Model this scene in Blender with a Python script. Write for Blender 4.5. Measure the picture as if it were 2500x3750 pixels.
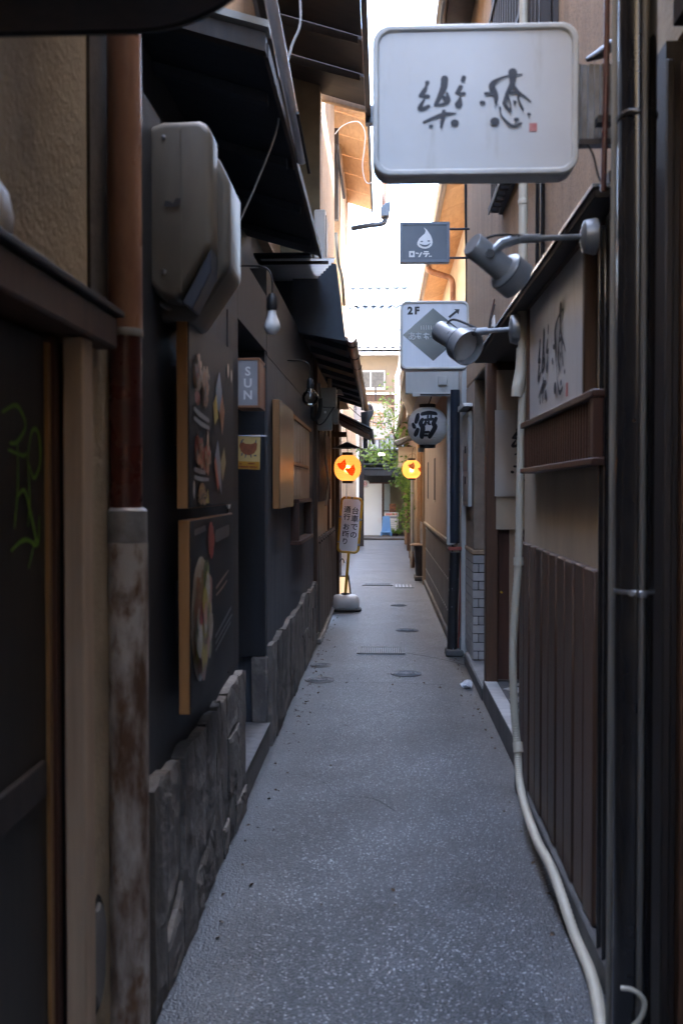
import bpy, bmesh, math, random
from mathutils import Vector, Matrix, Euler
R = math.radians
sc = bpy.context.scene
for o in list(bpy.data.objects):
    bpy.data.objects.remove(o)

# ------------------------------------------------------------------ camera
cam_d = bpy.data.cameras.new('camera')
cam = bpy.data.objects.new('camera', cam_d)
sc.collection.objects.link(cam)
cam.location = (0.0, 0.0, 1.5)
cam.rotation_euler = (R(90 - 1.276), 0, R(2.404))
cam_d.lens = 35
cam_d.sensor_width = 36
cam_d.clip_start = 0.05
cam_d.clip_end = 500
cam_d.dof.use_dof = True
cam_d.dof.focus_distance = 11.5
cam_d.dof.aperture_fstop = 4.0
sc.camera = cam

# ------------------------------------------------------------------ sky and sun
SUN_EL, SUN_AZ = R(62), R(72)          # azimuth clockwise from the alley axis (+Y)
world = bpy.data.worlds.new('World')
sc.world = world
world.use_nodes = True
wn = world.node_tree.nodes
sky = wn.new('ShaderNodeTexSky')
sky.sky_type = 'NISHITA'
sky.sun_disc = False
sky.sun_elevation = SUN_EL
sky.sun_rotation = SUN_AZ
sky.air_density = 1.0
sky.dust_density = 2.3
sky.ozone_density = 1.0
bg = wn['Background']
bg.inputs['Strength'].default_value = 0.15
world.node_tree.links.new(sky.outputs['Color'], bg.inputs['Color'])
sun_d = bpy.data.lights.new('sun', 'SUN')
sun_d.energy = 2.4
sun_d.angle = R(0.6)
sun_d.color = (1.0, 0.95, 0.86)
sun = bpy.data.objects.new('sun', sun_d)
sc.collection.objects.link(sun)
sdir = Vector((math.sin(SUN_AZ) * math.cos(SUN_EL), math.cos(SUN_AZ) * math.cos(SUN_EL), math.sin(SUN_EL)))
sun.rotation_euler = sdir.to_track_quat('Z', 'Y').to_euler()
sun.location = (5, 5, 20)

sc.view_settings.view_transform = 'Standard'
sc.view_settings.look = 'None'
sc.view_settings.gamma = 1
sc.view_settings.exposure = 4.75
sc.cycles.use_denoising = True
sc.cycles.max_bounces = 10
sc.cycles.diffuse_bounces = 6
sc.cycles.transparent_max_bounces = 12
sc.cycles.sample_clamp_indirect = 8

# ------------------------------------------------------------------ helpers
COL = sc.collection
WLOC = {}
rng = random.Random(7)


class MB:
    """collects simple shapes into one mesh"""
    def __init__(self):
        self.v, self.f = [], []

    def add(self, vs, fs):
        n = len(self.v)
        self.v += [tuple(p) for p in vs]
        self.f += [tuple(i + n for i in q) for q in fs]
        return self

    def box(self, x0, x1, y0, y1, z0, z1):
        vs = [(x, y, z) for z in (z0, z1) for y in (y0, y1) for x in (x0, x1)]
        return self.add(vs, [(0, 2, 3, 1), (4, 5, 7, 6), (0, 1, 5, 4), (2, 6, 7, 3), (0, 4, 6, 2), (1, 3, 7, 5)])

    def prism(self, poly, axis, a, b):
        n = len(poly)
        def mk(p, t):
            return {'x': (t, p[0], p[1]), 'y': (p[0], t, p[1]), 'z': (p[0], p[1], t)}[axis]
        vs = [mk(p, a) for p in poly] + [mk(p, b) for p in poly]
        fs = [tuple(range(n)), tuple(range(2 * n - 1, n - 1, -1))]
        fs += [(i, n + i, n + (i + 1) % n, (i + 1) % n) for i in range(n)]
        return self.add(vs, fs)

    def tube(self, pts, r, n=10, cap=True):
        pts = [Vector(p) for p in pts]
        m = len(pts)
        rs = r if isinstance(r, (list, tuple)) else [r] * m
        vs, fs = [], []
        up = None
        for i, p in enumerate(pts):
            t = (pts[min(i + 1, m - 1)] - pts[max(i - 1, 0)]).normalized()
            if up is None:
                up = Vector((0, 0, 1)) if abs(t.z) < 0.9 else Vector((1, 0, 0))
            a = t.cross(up)
            if a.length < 1e-6:
                a = t.cross(Vector((0.3, 1, 0.2)))
            a.normalize()
            b = t.cross(a).normalized()
            up = -b if i else up
            up = a.cross(t)
            for k in range(n):
                w = 2 * math.pi * k / n
                vs.append(p + (a * math.cos(w) + b * math.sin(w)) * rs[i])
        for i in range(m - 1):
            for k in range(n):
                fs.append((i * n + k, i * n + (k + 1) % n, (i + 1) * n + (k + 1) % n, (i + 1) * n + k))
        if cap:
            fs.append(tuple(range(n - 1, -1, -1)))
            fs.append(tuple((m - 1) * n + k for k in range(n)))
        return self.add(vs, fs)

    def lathe(self, prof, M, n=24, cap=True):
        """prof: (radius, height) pairs, M: matrix whose z is the axis"""
        vs, fs = [], []
        for (r, h) in prof:
            for k in range(n):
                w = 2 * math.pi * k / n
                vs.append(M @ Vector((r * math.cos(w), r * math.sin(w), h)))
        m = len(prof)
        for i in range(m - 1):
            for k in range(n):
                fs.append((i * n + k, i * n + (k + 1) % n, (i + 1) * n + (k + 1) % n, (i + 1) * n + k))
        if cap:
            fs.append(tuple(range(n - 1, -1, -1)))
            fs.append(tuple((m - 1) * n + k for k in range(n)))
        return self.add(vs, fs)

    def sheet(self, c, u, v):
        c, u, v = Vector(c), Vector(u), Vector(v)
        return self.add([c, c + u, c + u + v, c + v], [(0, 1, 2, 3)])


def T(x, y, z):
    return Matrix.Translation((x, y, z))


def along(p, q):
    """matrix at p whose z axis runs to q"""
    d = Vector(q) - Vector(p)
    return Matrix.Translation(p) @ d.to_track_quat('Z', 'Y').to_matrix().to_4x4()


def catmull(pts, k=8):
    pts = [Vector(p) for p in pts]
    out = []
    for i in range(len(pts) - 1):
        p0, p1, p2, p3 = pts[max(i - 1, 0)], pts[i], pts[i + 1], pts[min(i + 2, len(pts) - 1)]
        for j in range(k):
            t = j / k
            out.append(0.5 * ((2 * p1) + (p2 - p0) * t + (2 * p0 - 5 * p1 + 4 * p2 - p3) * t * t + (3 * p1 - p0 - 3 * p2 + p3) * t ** 3))
    out.append(pts[-1])
    return out


def place(o, world, parent):
    pl = WLOC.get(parent.name, Vector((0, 0, 0))) if parent else Vector((0, 0, 0))
    o.location = Vector(world) - pl
    if parent:
        o.parent = parent
    WLOC[o.name] = Vector(world)


def thing(name, loc, label=None, cat=None, group=None):
    o = bpy.data.objects.new(name, None)
    o.empty_display_size = 0.1
    COL.objects.link(o)
    place(o, loc, None)
    if label:
        tag(o, label, cat, group)
    return o


def tag(o, label=None, cat=None, group=None, kind=None):
    if label: o['label'] = label
    if cat: o['category'] = cat
    if group: o['group'] = group
    if kind: o['kind'] = kind
    return o


def mesh_of(name, mb, bevel=0.0, smooth=False, seg=1):
    me = bpy.data.meshes.new(name)
    me.from_pydata([tuple(p) for p in mb.v], [], mb.f)
    me.validate()
    bm = bmesh.new()
    bm.from_mesh(me)
    bmesh.ops.recalc_face_normals(bm, faces=bm.faces)
    if bevel:
        es = [e for e in bm.edges if len(e.link_faces) == 2 and e.calc_face_angle(0) > 0.5]
        bmesh.ops.bevel(bm, geom=es, offset=bevel, segments=seg, affect='EDGES', profile=0.6, clamp_overlap=True)
    bm.to_mesh(me)
    bm.free()
    if smooth or bevel:
        me.shade_smooth()
        me.set_sharp_from_angle(angle=R(38))
    return me


def obj(name, mb, mat, parent=None, bevel=0.0, smooth=False, seg=1, label=None):
    me = mesh_of(name, mb, bevel, smooth, seg)
    c = Vector((0, 0, 0))
    if len(me.vertices):
        xs = [v.co for v in me.vertices]
        lo = Vector([min(p[i] for p in xs) for i in range(3)])
        hi = Vector([max(p[i] for p in xs) for i in range(3)])
        c = (lo + hi) / 2
        c.z = lo.z
        me.transform(Matrix.Translation(-c))
    me.materials.append(mat)
    o = bpy.data.objects.new(name, me)
    COL.objects.link(o)
    place(o, c, parent)
    if label:
        o['label'] = label
    return o


def inst(name, me, world, parent, rot=None, scale=None):
    o = bpy.data.objects.new(name, me)
    COL.objects.link(o)
    place(o, world, parent)
    if rot: o.rotation_euler = rot
    if scale: o.scale = scale
    return o


def S(r, g, b):
    f = lambda c: (c / 255 / 12.92) if c / 255 <= 0.04045 else ((c / 255 + 0.055) / 1.055) ** 2.4
    return (f(r), f(g), f(b), 1)


def C(r, g, b):
    return (r, g, b, 1)


MATS = {}


def mat(name, c1, c2=None, scale=6.0, stretch=(1, 1, 1), lo=0.35, hi=0.65, rough=0.6, rough2=None, metal=0.0,
        bump=0.0, bscale=60.0, bstretch=(1, 1, 1), rnd=0.0, c3=None, c3scale=3.0, c3lo=0.55, c3hi=0.7, c3stretch=(1, 1, 1), spec=0.5, btype='noise'):
    m = bpy.data.materials.new(name)
    m.use_nodes = True
    nt = m.node_tree
    N, L = nt.nodes, nt.links
    b = N['Principled BSDF']
    b.inputs['Metallic'].default_value = metal
    b.inputs['Roughness'].default_value = rough
    b.inputs['Specular IOR Level'].default_value = spec
    tc = N.new('ShaderNodeTexCoord')
    oi = N.new('ShaderNodeObjectInfo')
    off = N.new('ShaderNodeVectorMath')
    off.operation = 'ADD'
    L.new(tc.outputs['Object'], off.inputs[0])
    mul = N.new('ShaderNodeMath')
    mul.operation = 'MULTIPLY'
    mul.inputs[1].default_value = 37.0
    L.new(oi.outputs['Random'], mul.inputs[0])
    L.new(mul.outputs[0], off.inputs[1])

    def noise(sc_, st, detail=7):
        mp = N.new('ShaderNodeMapping')
        mp.inputs['Scale'].default_value = st
        L.new(off.outputs[0], mp.inputs[0])
        nz = N.new('ShaderNodeTexNoise')
        nz.inputs['Scale'].default_value = sc_
        nz.inputs['Detail'].default_value = detail
        nz.inputs['Roughness'].default_value = 0.62
        L.new(mp.outputs[0], nz.inputs['Vector'])
        return nz

    def ramp(src, a, z):
        mr = N.new('ShaderNodeMapRange')
        mr.inputs[1].default_value = a
        mr.inputs[2].default_value = z
        L.new(src, mr.inputs[0])
        return mr.outputs[0]

    col = None
    if c2 is None:
        c2 = tuple(x * 0.78 for x in c1[:3]) + (1,)
    fac = ramp(noise(scale, stretch).outputs[0], lo, hi)
    mx = N.new('ShaderNodeMix')
    mx.data_type = 'RGBA'
    mx.inputs['A'].default_value = c1
    mx.inputs['B'].default_value = c2
    L.new(fac, mx.inputs['Factor'])
    col = mx.outputs['Result']
    if c3 is not None:
        f3 = ramp(noise(c3scale, c3stretch).outputs[0], c3lo, c3hi)
        m3 = N.new('ShaderNodeMix')
        m3.data_type = 'RGBA'
        m3.inputs['B'].default_value = c3
        L.new(col, m3.inputs['A'])
        L.new(f3, m3.inputs['Factor'])
        col = m3.outputs['Result']
    if rnd:
        hv = N.new('ShaderNodeHueSaturation')
        mr = N.new('ShaderNodeMapRange')
        mr.inputs[3].default_value = 1 - rnd
        mr.inputs[4].default_value = 1 + rnd
        L.new(oi.outputs['Random'], mr.inputs[0])
        L.new(mr.outputs[0], hv.inputs['Value'])
        L.new(col, hv.inputs['Color'])
        col = hv.outputs[0]
    L.new(col, b.inputs['Base Color'])
    if rough2 is not None:
        rr = N.new('ShaderNodeMapRange')
        rr.inputs[3].default_value = rough
        rr.inputs[4].default_value = rough2
        L.new(fac, rr.inputs[0])
        L.new(rr.outputs[0], b.inputs['Roughness'])
    if bump:
        bp = N.new('ShaderNodeBump')
        bp.inputs['Strength'].default_value = 1.0
        bp.inputs['Distance'].default_value = bump
        if btype == 'voronoi':
            mp = N.new('ShaderNodeMapping')
            mp.inputs['Scale'].default_value = bstretch
            L.new(off.outputs[0], mp.inputs[0])
            vz = N.new('ShaderNodeTexVoronoi')
            vz.inputs['Scale'].default_value = bscale
            L.new(mp.outputs[0], vz.inputs['Vector'])
            L.new(vz.outputs['Distance'], bp.inputs['Height'])
        else:
            L.new(noise(bscale, bstretch, 4).outputs[0], bp.inputs['Height'])
        L.new(bp.outputs[0], b.inputs['Normal'])
    MATS[name] = m
    return m


def glass(name, tint=(0.9, 0.95, 0.95, 1), rough=0.02, alpha=0.25):
    m = bpy.data.materials.new(name)
    m.use_nodes = True
    N, L = m.node_tree.nodes, m.node_tree.links
    out = N['Material Output']
    N.remove(N['Principled BSDF'])
    g = N.new('ShaderNodeBsdfGlossy'); g.inputs['Roughness'].default_value = rough
    t = N.new('ShaderNodeBsdfTransparent'); t.inputs['Color'].default_value = tint
    lw = N.new('ShaderNodeLayerWeight'); lw.inputs['Blend'].default_value = alpha
    mx = N.new('ShaderNodeMixShader')
    L.new(lw.outputs['Fresnel'], mx.inputs[0]); L.new(t.outputs[0], mx.inputs[1]); L.new(g.outputs[0], mx.inputs[2])
    L.new(mx.outputs[0], out.inputs[0])
    return m


def paper(name, c, trans=0.6):
    """thin translucent sheet"""
    m = bpy.data.materials.new(name)
    m.use_nodes = True
    N, L = m.node_tree.nodes, m.node_tree.links
    out = N['Material Output']
    N.remove(N['Principled BSDF'])
    d = N.new('ShaderNodeBsdfDiffuse'); t = N.new('ShaderNodeBsdfTranslucent')
    d.inputs['Color'].default_value = c; t.inputs['Color'].default_value = c
    mx = N.new('ShaderNodeMixShader'); mx.inputs[0].default_value = trans
    L.new(d.outputs[0], mx.inputs[1]); L.new(t.outputs[0], mx.inputs[2]); L.new(mx.outputs[0], out.inputs[0])
    return m


class Frame:
    """flat drawing plane: origin, right vector, up vector"""
    def __init__(self, o, u, v, lift=0.0015):
        self.o, self.u, self.v = Vector(o), Vector(u), Vector(v)
        self.n = self.u.cross(self.v).normalized()
        self.lift = lift
        self.k = 0

    def at(self, a, b, h=0.0):
        return self.o + self.u * a + self.v * b + self.n * h

    def next(self):
        self.k += 1
        return self.lift + 0.00015 * self.k


def poly_on(mb, fr, pts):
    h = fr.next()
    mb.add([fr.at(a, b, h) for a, b in pts], [tuple(range(len(pts)))])


def disc_on(mb, fr, c, rx, ry=None, n=20):
    ry = rx if ry is None else ry
    poly_on(mb, fr, [(c[0] + rx * math.cos(2 * math.pi * k / n), c[1] + ry * math.sin(2 * math.pi * k / n)) for k in range(n)])


def stroke_on(mb, fr, pts, k=6):
    """brush stroke: (x, y, width) points, smooth, round ends"""
    q = catmull([Vector((a, b, w)) for a, b, w in pts], k) if len(pts) > 2 else [Vector(p) for p in pts]
    h = fr.next()
    L_, R_ = [], []
    for i, p in enumerate(q):
        d = q[min(i + 1, len(q) - 1)] - q[max(i - 1, 0)]
        d.z = 0
        d.normalize()
        nrm = Vector((-d.y, d.x, 0))
        w = max(p.z, 0.0001) / 2
        L_.append((p.x + nrm.x * w, p.y + nrm.y * w))
        R_.append((p.x - nrm.x * w, p.y - nrm.y * w))
    vs = [fr.at(a, b, h) for a, b in L_] + [fr.at(a, b, h) for a, b in R_]
    n = len(q)
    fs = [(i, n + i, n + i + 1, i + 1) for i in range(n - 1)]
    for (e, i) in ((0, 0), (1, n - 1)):
        p = q[i]
        d = (q[1] - q[0]) if e == 0 else (q[-1] - q[-2])
        d.z = 0
        d.normalize()
        s = -1 if e == 0 else 1
        w = max(p.z, 0.0001) / 2
        a0 = math.atan2(d.y * s, d.x * s)
        arc = [fr.at(p.x + w * math.cos(a0 + R(t)), p.y + w * math.sin(a0 + R(t)), h) for t in (-90, -54, -18, 18, 54, 90)]
        b0 = len(vs)
        vs += arc
        fs.append(tuple(range(b0, b0 + 6)))
    mb.add(vs, fs)


def text_on(mb, fr, s, x, y, size, bold=0.0, align='CENTER', sx=1.0, shear=0.0):
    cu = bpy.data.curves.new('lettering', 'FONT')
    cu.body = s
    cu.size = size
    cu.offset = bold
    cu.align_x = align
    cu.align_y = 'CENTER'
    cu.shear = shear
    cu.resolution_u = 3
    o = bpy.data.objects.new('lettering', cu)
    COL.objects.link(o)
    dg = bpy.context.evaluated_depsgraph_get()
    me = bpy.data.meshes.new_from_object(o.evaluated_get(dg))
    h = fr.next()
    mb.add([fr.at(x + v.co.x * sx, y + v.co.y, h) for v in me.vertices], [tuple(p.vertices) for p in me.polygons])
    bpy.data.objects.remove(o)
    bpy.data.curves.remove(cu)
    bpy.data.meshes.remove(me)


def round_rect(w, h, r, n=6, cx=0, cy=0):
    pts = []
    for (sx, sy, a0) in ((1, 1, 0), (-1, 1, 90), (-1, -1, 180), (1, -1, 270)):
        for k in range(n + 1):
            a = R(a0 + 90 * k / n)
            pts.append((cx + sx * (w / 2 - r) + r * math.cos(a), cy + sy * (h / 2 - r) + r * math.sin(a)))
    return pts


def frame_ring(outer, inner, axis, a, b):
    """rim between two outlines with the same number of points"""
    mb = MB()
    n = len(outer)
    def mk(p, t):
        return {'x': (t, p[0], p[1]), 'y': (p[0], t, p[1]), 'z': (p[0], p[1], t)}[axis]
    vs = [mk(p, a) for p in outer] + [mk(p, a) for p in inner] + [mk(p, b) for p in outer] + [mk(p, b) for p in inner]
    fs = []
    for i in range(n):
        j = (i + 1) % n
        fs += [(i, j, n + j, n + i), (2 * n + i, 3 * n + i, 3 * n + j, 2 * n + j), (i, 2 * n + i, 2 * n + j, j), (n + i, n + j, 3 * n + j, 3 * n + i)]
    return mb.add(vs, fs)

# ------------------------------------------------------------------ materials
m_ground = mat('far_asphalt', C(.09, .09, .095), C(.06, .06, .065), rough=.85)
m_stucco = mat('stucco_tan', C(.46, .365, .24), C(.33, .265, .18), scale=5, rough=.9, bump=.006, bscale=55, c3=C(.07, .055, .045), c3scale=2.2, c3lo=.56, c3hi=.72, c3stretch=(1, 1, .35))
m_stucco_b = mat('stucco_brown', C(.40, .27, .165), C(.29, .195, .12), scale=9, stretch=(1, 1, .15), rough=.95, bump=.006, bscale=110, c3=C(.17, .125, .09), c3scale=70, c3lo=.5, c3hi=.7)
m_rough_b = mat('roughcast_brown', C(.30, .225, .165), C(.24, .18, .13), scale=9, rough=.95, bump=.008, bscale=110)
m_black = mat('black_plaster', C(.010, .0115, .0145), C(.016, .020, .028), scale=3, stretch=(3, 3, .3), rough=.6, bump=.0015, bscale=70, c3=C(.030, .034, .040), c3scale=4, c3stretch=(2.5, 2.5, .35), c3lo=.58, c3hi=.8)
m_slate = mat('slate_blue_paint', C(.040, .054, .074), C(.066, .080, .10), scale=7, stretch=(5, 5, .25), rough=.5, rough2=.7, bump=.0015, bscale=60, bstretch=(4, 4, .4), c3=C(.012, .014, .018), c3scale=5, c3stretch=(3, 3, .3), c3lo=.55, c3hi=.75)
m_darkwood = mat('dark_timber', C(.035, .024, .019), C(.018, .013, .012), scale=5, stretch=(6, 6, .5), rough=.6, bump=.001, bscale=50, bstretch=(5, 5, .4), rnd=.25)
m_navywood = mat('eave_boards', C(.030, .042, .058), C(.018, .025, .036), scale=5, stretch=(1, 6, 1), rough=.65, bump=.001, bscale=40, rnd=.25)
m_brownwood = mat('brown_timber', C(.105, .05, .026), C(.06, .03, .017), scale=5, stretch=(6, 6, .35), rough=.5, bump=.0012, bscale=60, bstretch=(5, 5, .3), rnd=.2)
m_redwood = mat('reddish_stained_wood', C(.08, .034, .022), C(.05, .022, .015), scale=6, stretch=(6, 6, .35), rough=.42, bump=.0008, bscale=50, bstretch=(5, 5, .3), rnd=.22)
m_paleframe = mat('honey_wood', C(.38, .185, .065), C(.30, .14, .045), scale=6, stretch=(5, 5, .3), rough=.5, c3=C(.25, .11, .04), c3scale=2, c3stretch=(1, 1, .6), c3lo=.6, c3hi=.8)
m_beigewood = mat('weathered_pale_wood', C(.42, .305, .205), C(.32, .23, .155), scale=6, stretch=(6, 6, .25), rough=.7, bump=.001, bscale=60, bstretch=(5, 5, .3))
m_soffit = mat('warm_soffit_boards', C(.62, .36, .17), C(.50, .27, .12), scale=5, stretch=(5, 1, 1), rough=.6, rnd=.12)
m_stone = mat('flagstone', C(.15, .135, .12), C(.075, .07, .067), scale=5, stretch=(1, 1, .5), rough=.85, bump=.014, bscale=14, rnd=.35, c3=C(.22, .20, .175), c3scale=7, c3lo=.55, c3hi=.75)
m_concrete = mat('concrete', C(.24, .235, .225), C(.16, .155, .15), scale=4, rough=.88, bump=.002, bscale=90)
m_kerb = mat('dark_concrete', C(.12, .115, .11), C(.075, .073, .07), scale=5, rough=.85, bump=.003, bscale=60)
m_copper = mat('brown_painted_pipe', C(.36, .19, .115), C(.20, .095, .06), scale=6, stretch=(1, 1, .4), rough=.22, rough2=.4, c3=C(.36, .2, .13), c3scale=12, c3lo=.66, c3hi=.75)
m_maroon = mat('maroon_pipe', C(.085, .02, .014), C(.05, .013, .01), scale=9, rough=.22, rough2=.4, c3=C(.5, .42, .38), c3scale=26, c3lo=.70, c3hi=.74)
m_rust = mat('rusted_pipe_guard', C(.38, .33, .28), C(.085, .04, .018), scale=6, stretch=(1.6, 1.6, .45), lo=.42, hi=.60, rough=.7, c3=C(.11, .05, .018), c3scale=15, c3stretch=(1, 1, .5), c3lo=.55, c3hi=.7, bump=.002, bscale=40)
m_galv = mat('galvanised_collar', C(.27, .265, .255), C(.17, .15, .13), scale=14, rough=.55, metal=.3)
m_silver = mat('aluminium', C(.70, .72, .76), C(.6, .62, .66), scale=10, rough=.22, metal=.8)
m_brightgutter = mat('sky_bright_gutter', C(.74, .76, .80), C(.6, .62, .66), scale=5, rough=.22)  # white colour stands in for sky reflected on silver metal
m_silverpaint = mat('silver_painted_lamp', C(.27, .285, .295), C(.20, .21, .22), scale=12, rough=.38, metal=.35)
m_chrome = mat('dull_chrome', C(.55, .56, .58), C(.4, .41, .43), scale=18, rough=.22, metal=.95)
m_covermat = mat('grimy_cover_plastic', C(.14, .126, .10), C(.085, .077, .062), scale=5, stretch=(1, 1, .4), rough=.45)
m_meterbox = mat('grey_beige_plastic', C(.27, .255, .22), C(.20, .19, .17), scale=5, stretch=(1, 1, .4), rough=.5)
m_meterback = mat('grey_beige_plastic_weathered', C(.30, .295, .27), C(.22, .215, .20), scale=4, rough=.55)
m_whiteplastic = mat('off_white_plastic', C(.62, .61, .57), C(.5, .49, .46), scale=4, rough=.45)
m_pvc = mat('ivory_pvc', C(.52, .48, .38), C(.42, .385, .30), scale=4, stretch=(1, 1, .3), rough=.4, c3=C(.3, .26, .2), c3scale=7, c3lo=.62, c3hi=.8)
m_sign = mat('sign_acrylic', C(.58, .575, .56), C(.52, .515, .50), scale=2.5, rough=.4, c3=C(.40, .37, .31), c3scale=6, c3stretch=(3, 3, .5), c3lo=.58, c3hi=.85)
m_signrim = mat('sign_rim', C(.58, .57, .53), C(.45, .44, .41), scale=6, rough=.4, c3=C(.2, .13, .08), c3scale=12, c3lo=.68, c3hi=.8)
m_signold = mat('weathered_sign_acrylic', C(.60, .63, .68), C(.54, .57, .62), scale=5, stretch=(6, 6, .3), rough=.35, c3=C(.28, .25, .23), c3scale=6, c3stretch=(4, 4, .5), c3lo=.66, c3hi=.82)
m_ink = mat('black_ink', C(.02, .021, .026), rough=.6)
m_inkgrey = mat('faded_ink', C(.05, .052, .06), C(.035, .037, .045), scale=20, rough=.6)
m_seal = mat('red_seal_ink', C(.50, .14, .12), C(.55, .25, .22), scale=60, rough=.6)
m_bluegrey = mat('blue_grey_sign_face', C(.075, .095, .125), C(.06, .075, .10), scale=3, rough=.4)
m_blueframe = mat('blue_grey_sign_frame', C(.13, .16, .20), C(.10, .12, .155), scale=6, rough=.45)
m_white = mat('white_paint', C(.78, .78, .77), C(.70, .70, .69), scale=4, rough=.55)
m_cream = mat('cream_plaster', C(.60, .52, .42), C(.52, .45, .36), scale=3, rough=.85, bump=.001, bscale=150)
m_pink = mat('rose_plaster', C(.55, .44, .36), C(.48, .38, .31), scale=3, rough=.85, bump=.001, bscale=150)
m_greyplaster = mat('warm_grey_plaster', C(.52, .425, .305), C(.41, .335, .245), scale=3, stretch=(1, 1, .5), rough=.85, bump=.0012, bscale=120)
m_blackpipe = mat('black_lacquered_pipe', C(.012, .012, .014), C(.02, .018, .017), scale=6, rough=.13, rough2=.2)
m_peelpipe = mat('peeling_black_pipe', C(.016, .017, .02), C(.025, .025, .028), scale=8, rough=.35, c3=C(.35, .35, .36), c3scale=16, c3lo=.63, c3hi=.66)
m_navypipe = mat('navy_drain_pipe', C(.018, .026, .042), C(.028, .036, .05), scale=6, rough=.28, c3=C(.10, .11, .13), c3scale=22, c3lo=.66, c3hi=.72)
m_redmetal = mat('red_rust_bracket', C(.32, .07, .05), C(.2, .05, .035), scale=14, rough=.6)
m_brick = mat('pale_glazed_brick', C(.42, .40, .375), C(.34, .32, .30), scale=10, rough=.45, rnd=.14, bump=.0008, bscale=60)
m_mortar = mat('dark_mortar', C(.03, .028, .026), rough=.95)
m_tile_w = mat('white_step_tile', C(.58, .56, .53), C(.48, .46, .44), scale=9, rough=.28, rnd=.12)
m_grout = mat('grout', C(.10, .095, .09), rough=.95)
m_yellow = mat('yellow_enamel', C(.62, .36, .02), C(.55, .30, .02), scale=8, rough=.35, c3=C(.25, .13, .02), c3scale=14, c3lo=.68, c3hi=.76)
m_plate = mat('white_sign_plate', C(.72, .73, .75), C(.66, .67, .69), scale=4, rough=.4)
m_base = mat('ivory_plastic_base', C(.55, .54, .52), C(.47, .46, .44), scale=6, rough=.42, c3=C(.25, .24, .22), c3scale=9, c3lo=.66, c3hi=.85)
m_rubber = mat('black_rubber', C(.015, .015, .016), rough=.7)
m_cable = mat('black_cable', C(.012, .012, .013), rough=.5)
m_wire = mat('pale_wire', C(.30, .31, .32), rough=.5)
m_cast = mat('cast_iron', C(.13, .133, .14), C(.09, .092, .098), scale=30, rough=.5, metal=.1)
m_steel = mat('grate_steel', C(.42, .43, .45), C(.28, .29, .30), scale=20, rough=.35, metal=.8)
m_hole = mat('dark_pit', C(.006, .006, .007), rough=.9)
m_menu = mat('dark_menu_print', C(.010, .011, .014), C(.018, .016, .016), scale=2.5, rough=.5, spec=.25)
m_menu2 = mat('brown_gloss_panel', C(.065, .043, .026), C(.045, .03, .02), scale=8, stretch=(1, 1, 5), rough=.26)
m_lanternw = paper('white_lantern_paper', C(.88, .88, .86), .22)
m_black_l = mat('lantern_black_ring', C(.012, .012, .013), rough=.4)
m_lan = paper('amber_lantern_paper', C(.95, .58, .24), .75)
_N, _L = m_lan.node_tree.nodes, m_lan.node_tree.links
_rf = _N.new('ShaderNodeBsdfRefraction'); _rf.inputs['Color'].default_value = C(1, .85, .55); _rf.inputs['Roughness'].default_value = .55; _rf.inputs['IOR'].default_value = 1.12
_m2 = _N.new('ShaderNodeMixShader'); _m2.inputs[0].default_value = .22
_mm = [n for n in _N if n.type == 'MIX_SHADER' and n != _m2][0]
_L.new(_mm.outputs[0], _m2.inputs[1]); _L.new(_rf.outputs[0], _m2.inputs[2]); _L.new(_m2.outputs[0], _N['Material Output'].inputs[0])
m_bird = paper('vermilion_print', C(.95, .10, .03), .8)
m_leaf = bpy.data.materials.new('maple_leaf')
m_brn = mat('branch_bark', C(.06, .045, .035), C(.035, .027, .022), scale=14, rough=.9)
m_tile = mat('silver_grey_roof_tile', C(.17, .175, .18), C(.12, .125, .13), scale=8, rough=.35, rnd=.18)
m_tile_dk = mat('dark_roof_tile', C(.10, .105, .11), C(.07, .072, .078), scale=8, rough=.38, rnd=.2)
m_agedwhite = mat('aged_white', C(.48, .48, .47), C(.42, .42, .41), scale=4, rough=.6)
m_beigewall = mat('beige_render', C(.30, .235, .165), C(.26, .205, .145), scale=3, rough=.9)
m_frost = mat('frosted_white_door', C(.74, .78, .80), C(.70, .74, .77), scale=1.2, rough=.18)
m_bluechair = mat('light_blue_plastic', C(.16, .34, .62), C(.13, .29, .55), scale=4, rough=.45)
m_glass = glass('window_glass')
m_bulbglass = glass('clear_bulb_glass', (0.97, 0.97, 0.97, 1), 0.02, 0.35)
m_opal = mat('opal_bulb_glass', C(.62, .62, .60), rough=.3)
m_corr = paper('corrugated_plastic', C(.75, .80, .84), .55)
m_dirtwhite = mat('dirty_white_board', C(.52, .52, .49), C(.42, .42, .395), scale=4, stretch=(1, 1, .3), rough=.6, c3=C(.2, .19, .17), c3scale=8, c3lo=.64, c3hi=.85)
m_graf = mat('green_spray_paint', C(.14, .30, .025), C(.09, .19, .018), scale=20, rough=.6)
m_orangestrip = mat('amber_varnish', C(.30, .16, .06), rough=.4)
m_litter = mat('dry_leaf_litter', C(.12, .08, .05), C(.07, .05, .035), scale=30, rough=.9, rnd=.4)
m_paperwhite = mat('crumpled_white_plastic', C(.75, .76, .78), rough=.4)
m_yellowflag = mat('yellow_flag_cloth', C(.62, .44, .17), C(.55, .38, .14), scale=5, rough=.85)
m_hen = mat('brown_hen_print', C(.32, .10, .04), C(.22, .07, .03), scale=40, rough=.85)
m_textlight = mat('pale_print', C(.30, .30, .30), rough=.6)

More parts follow.
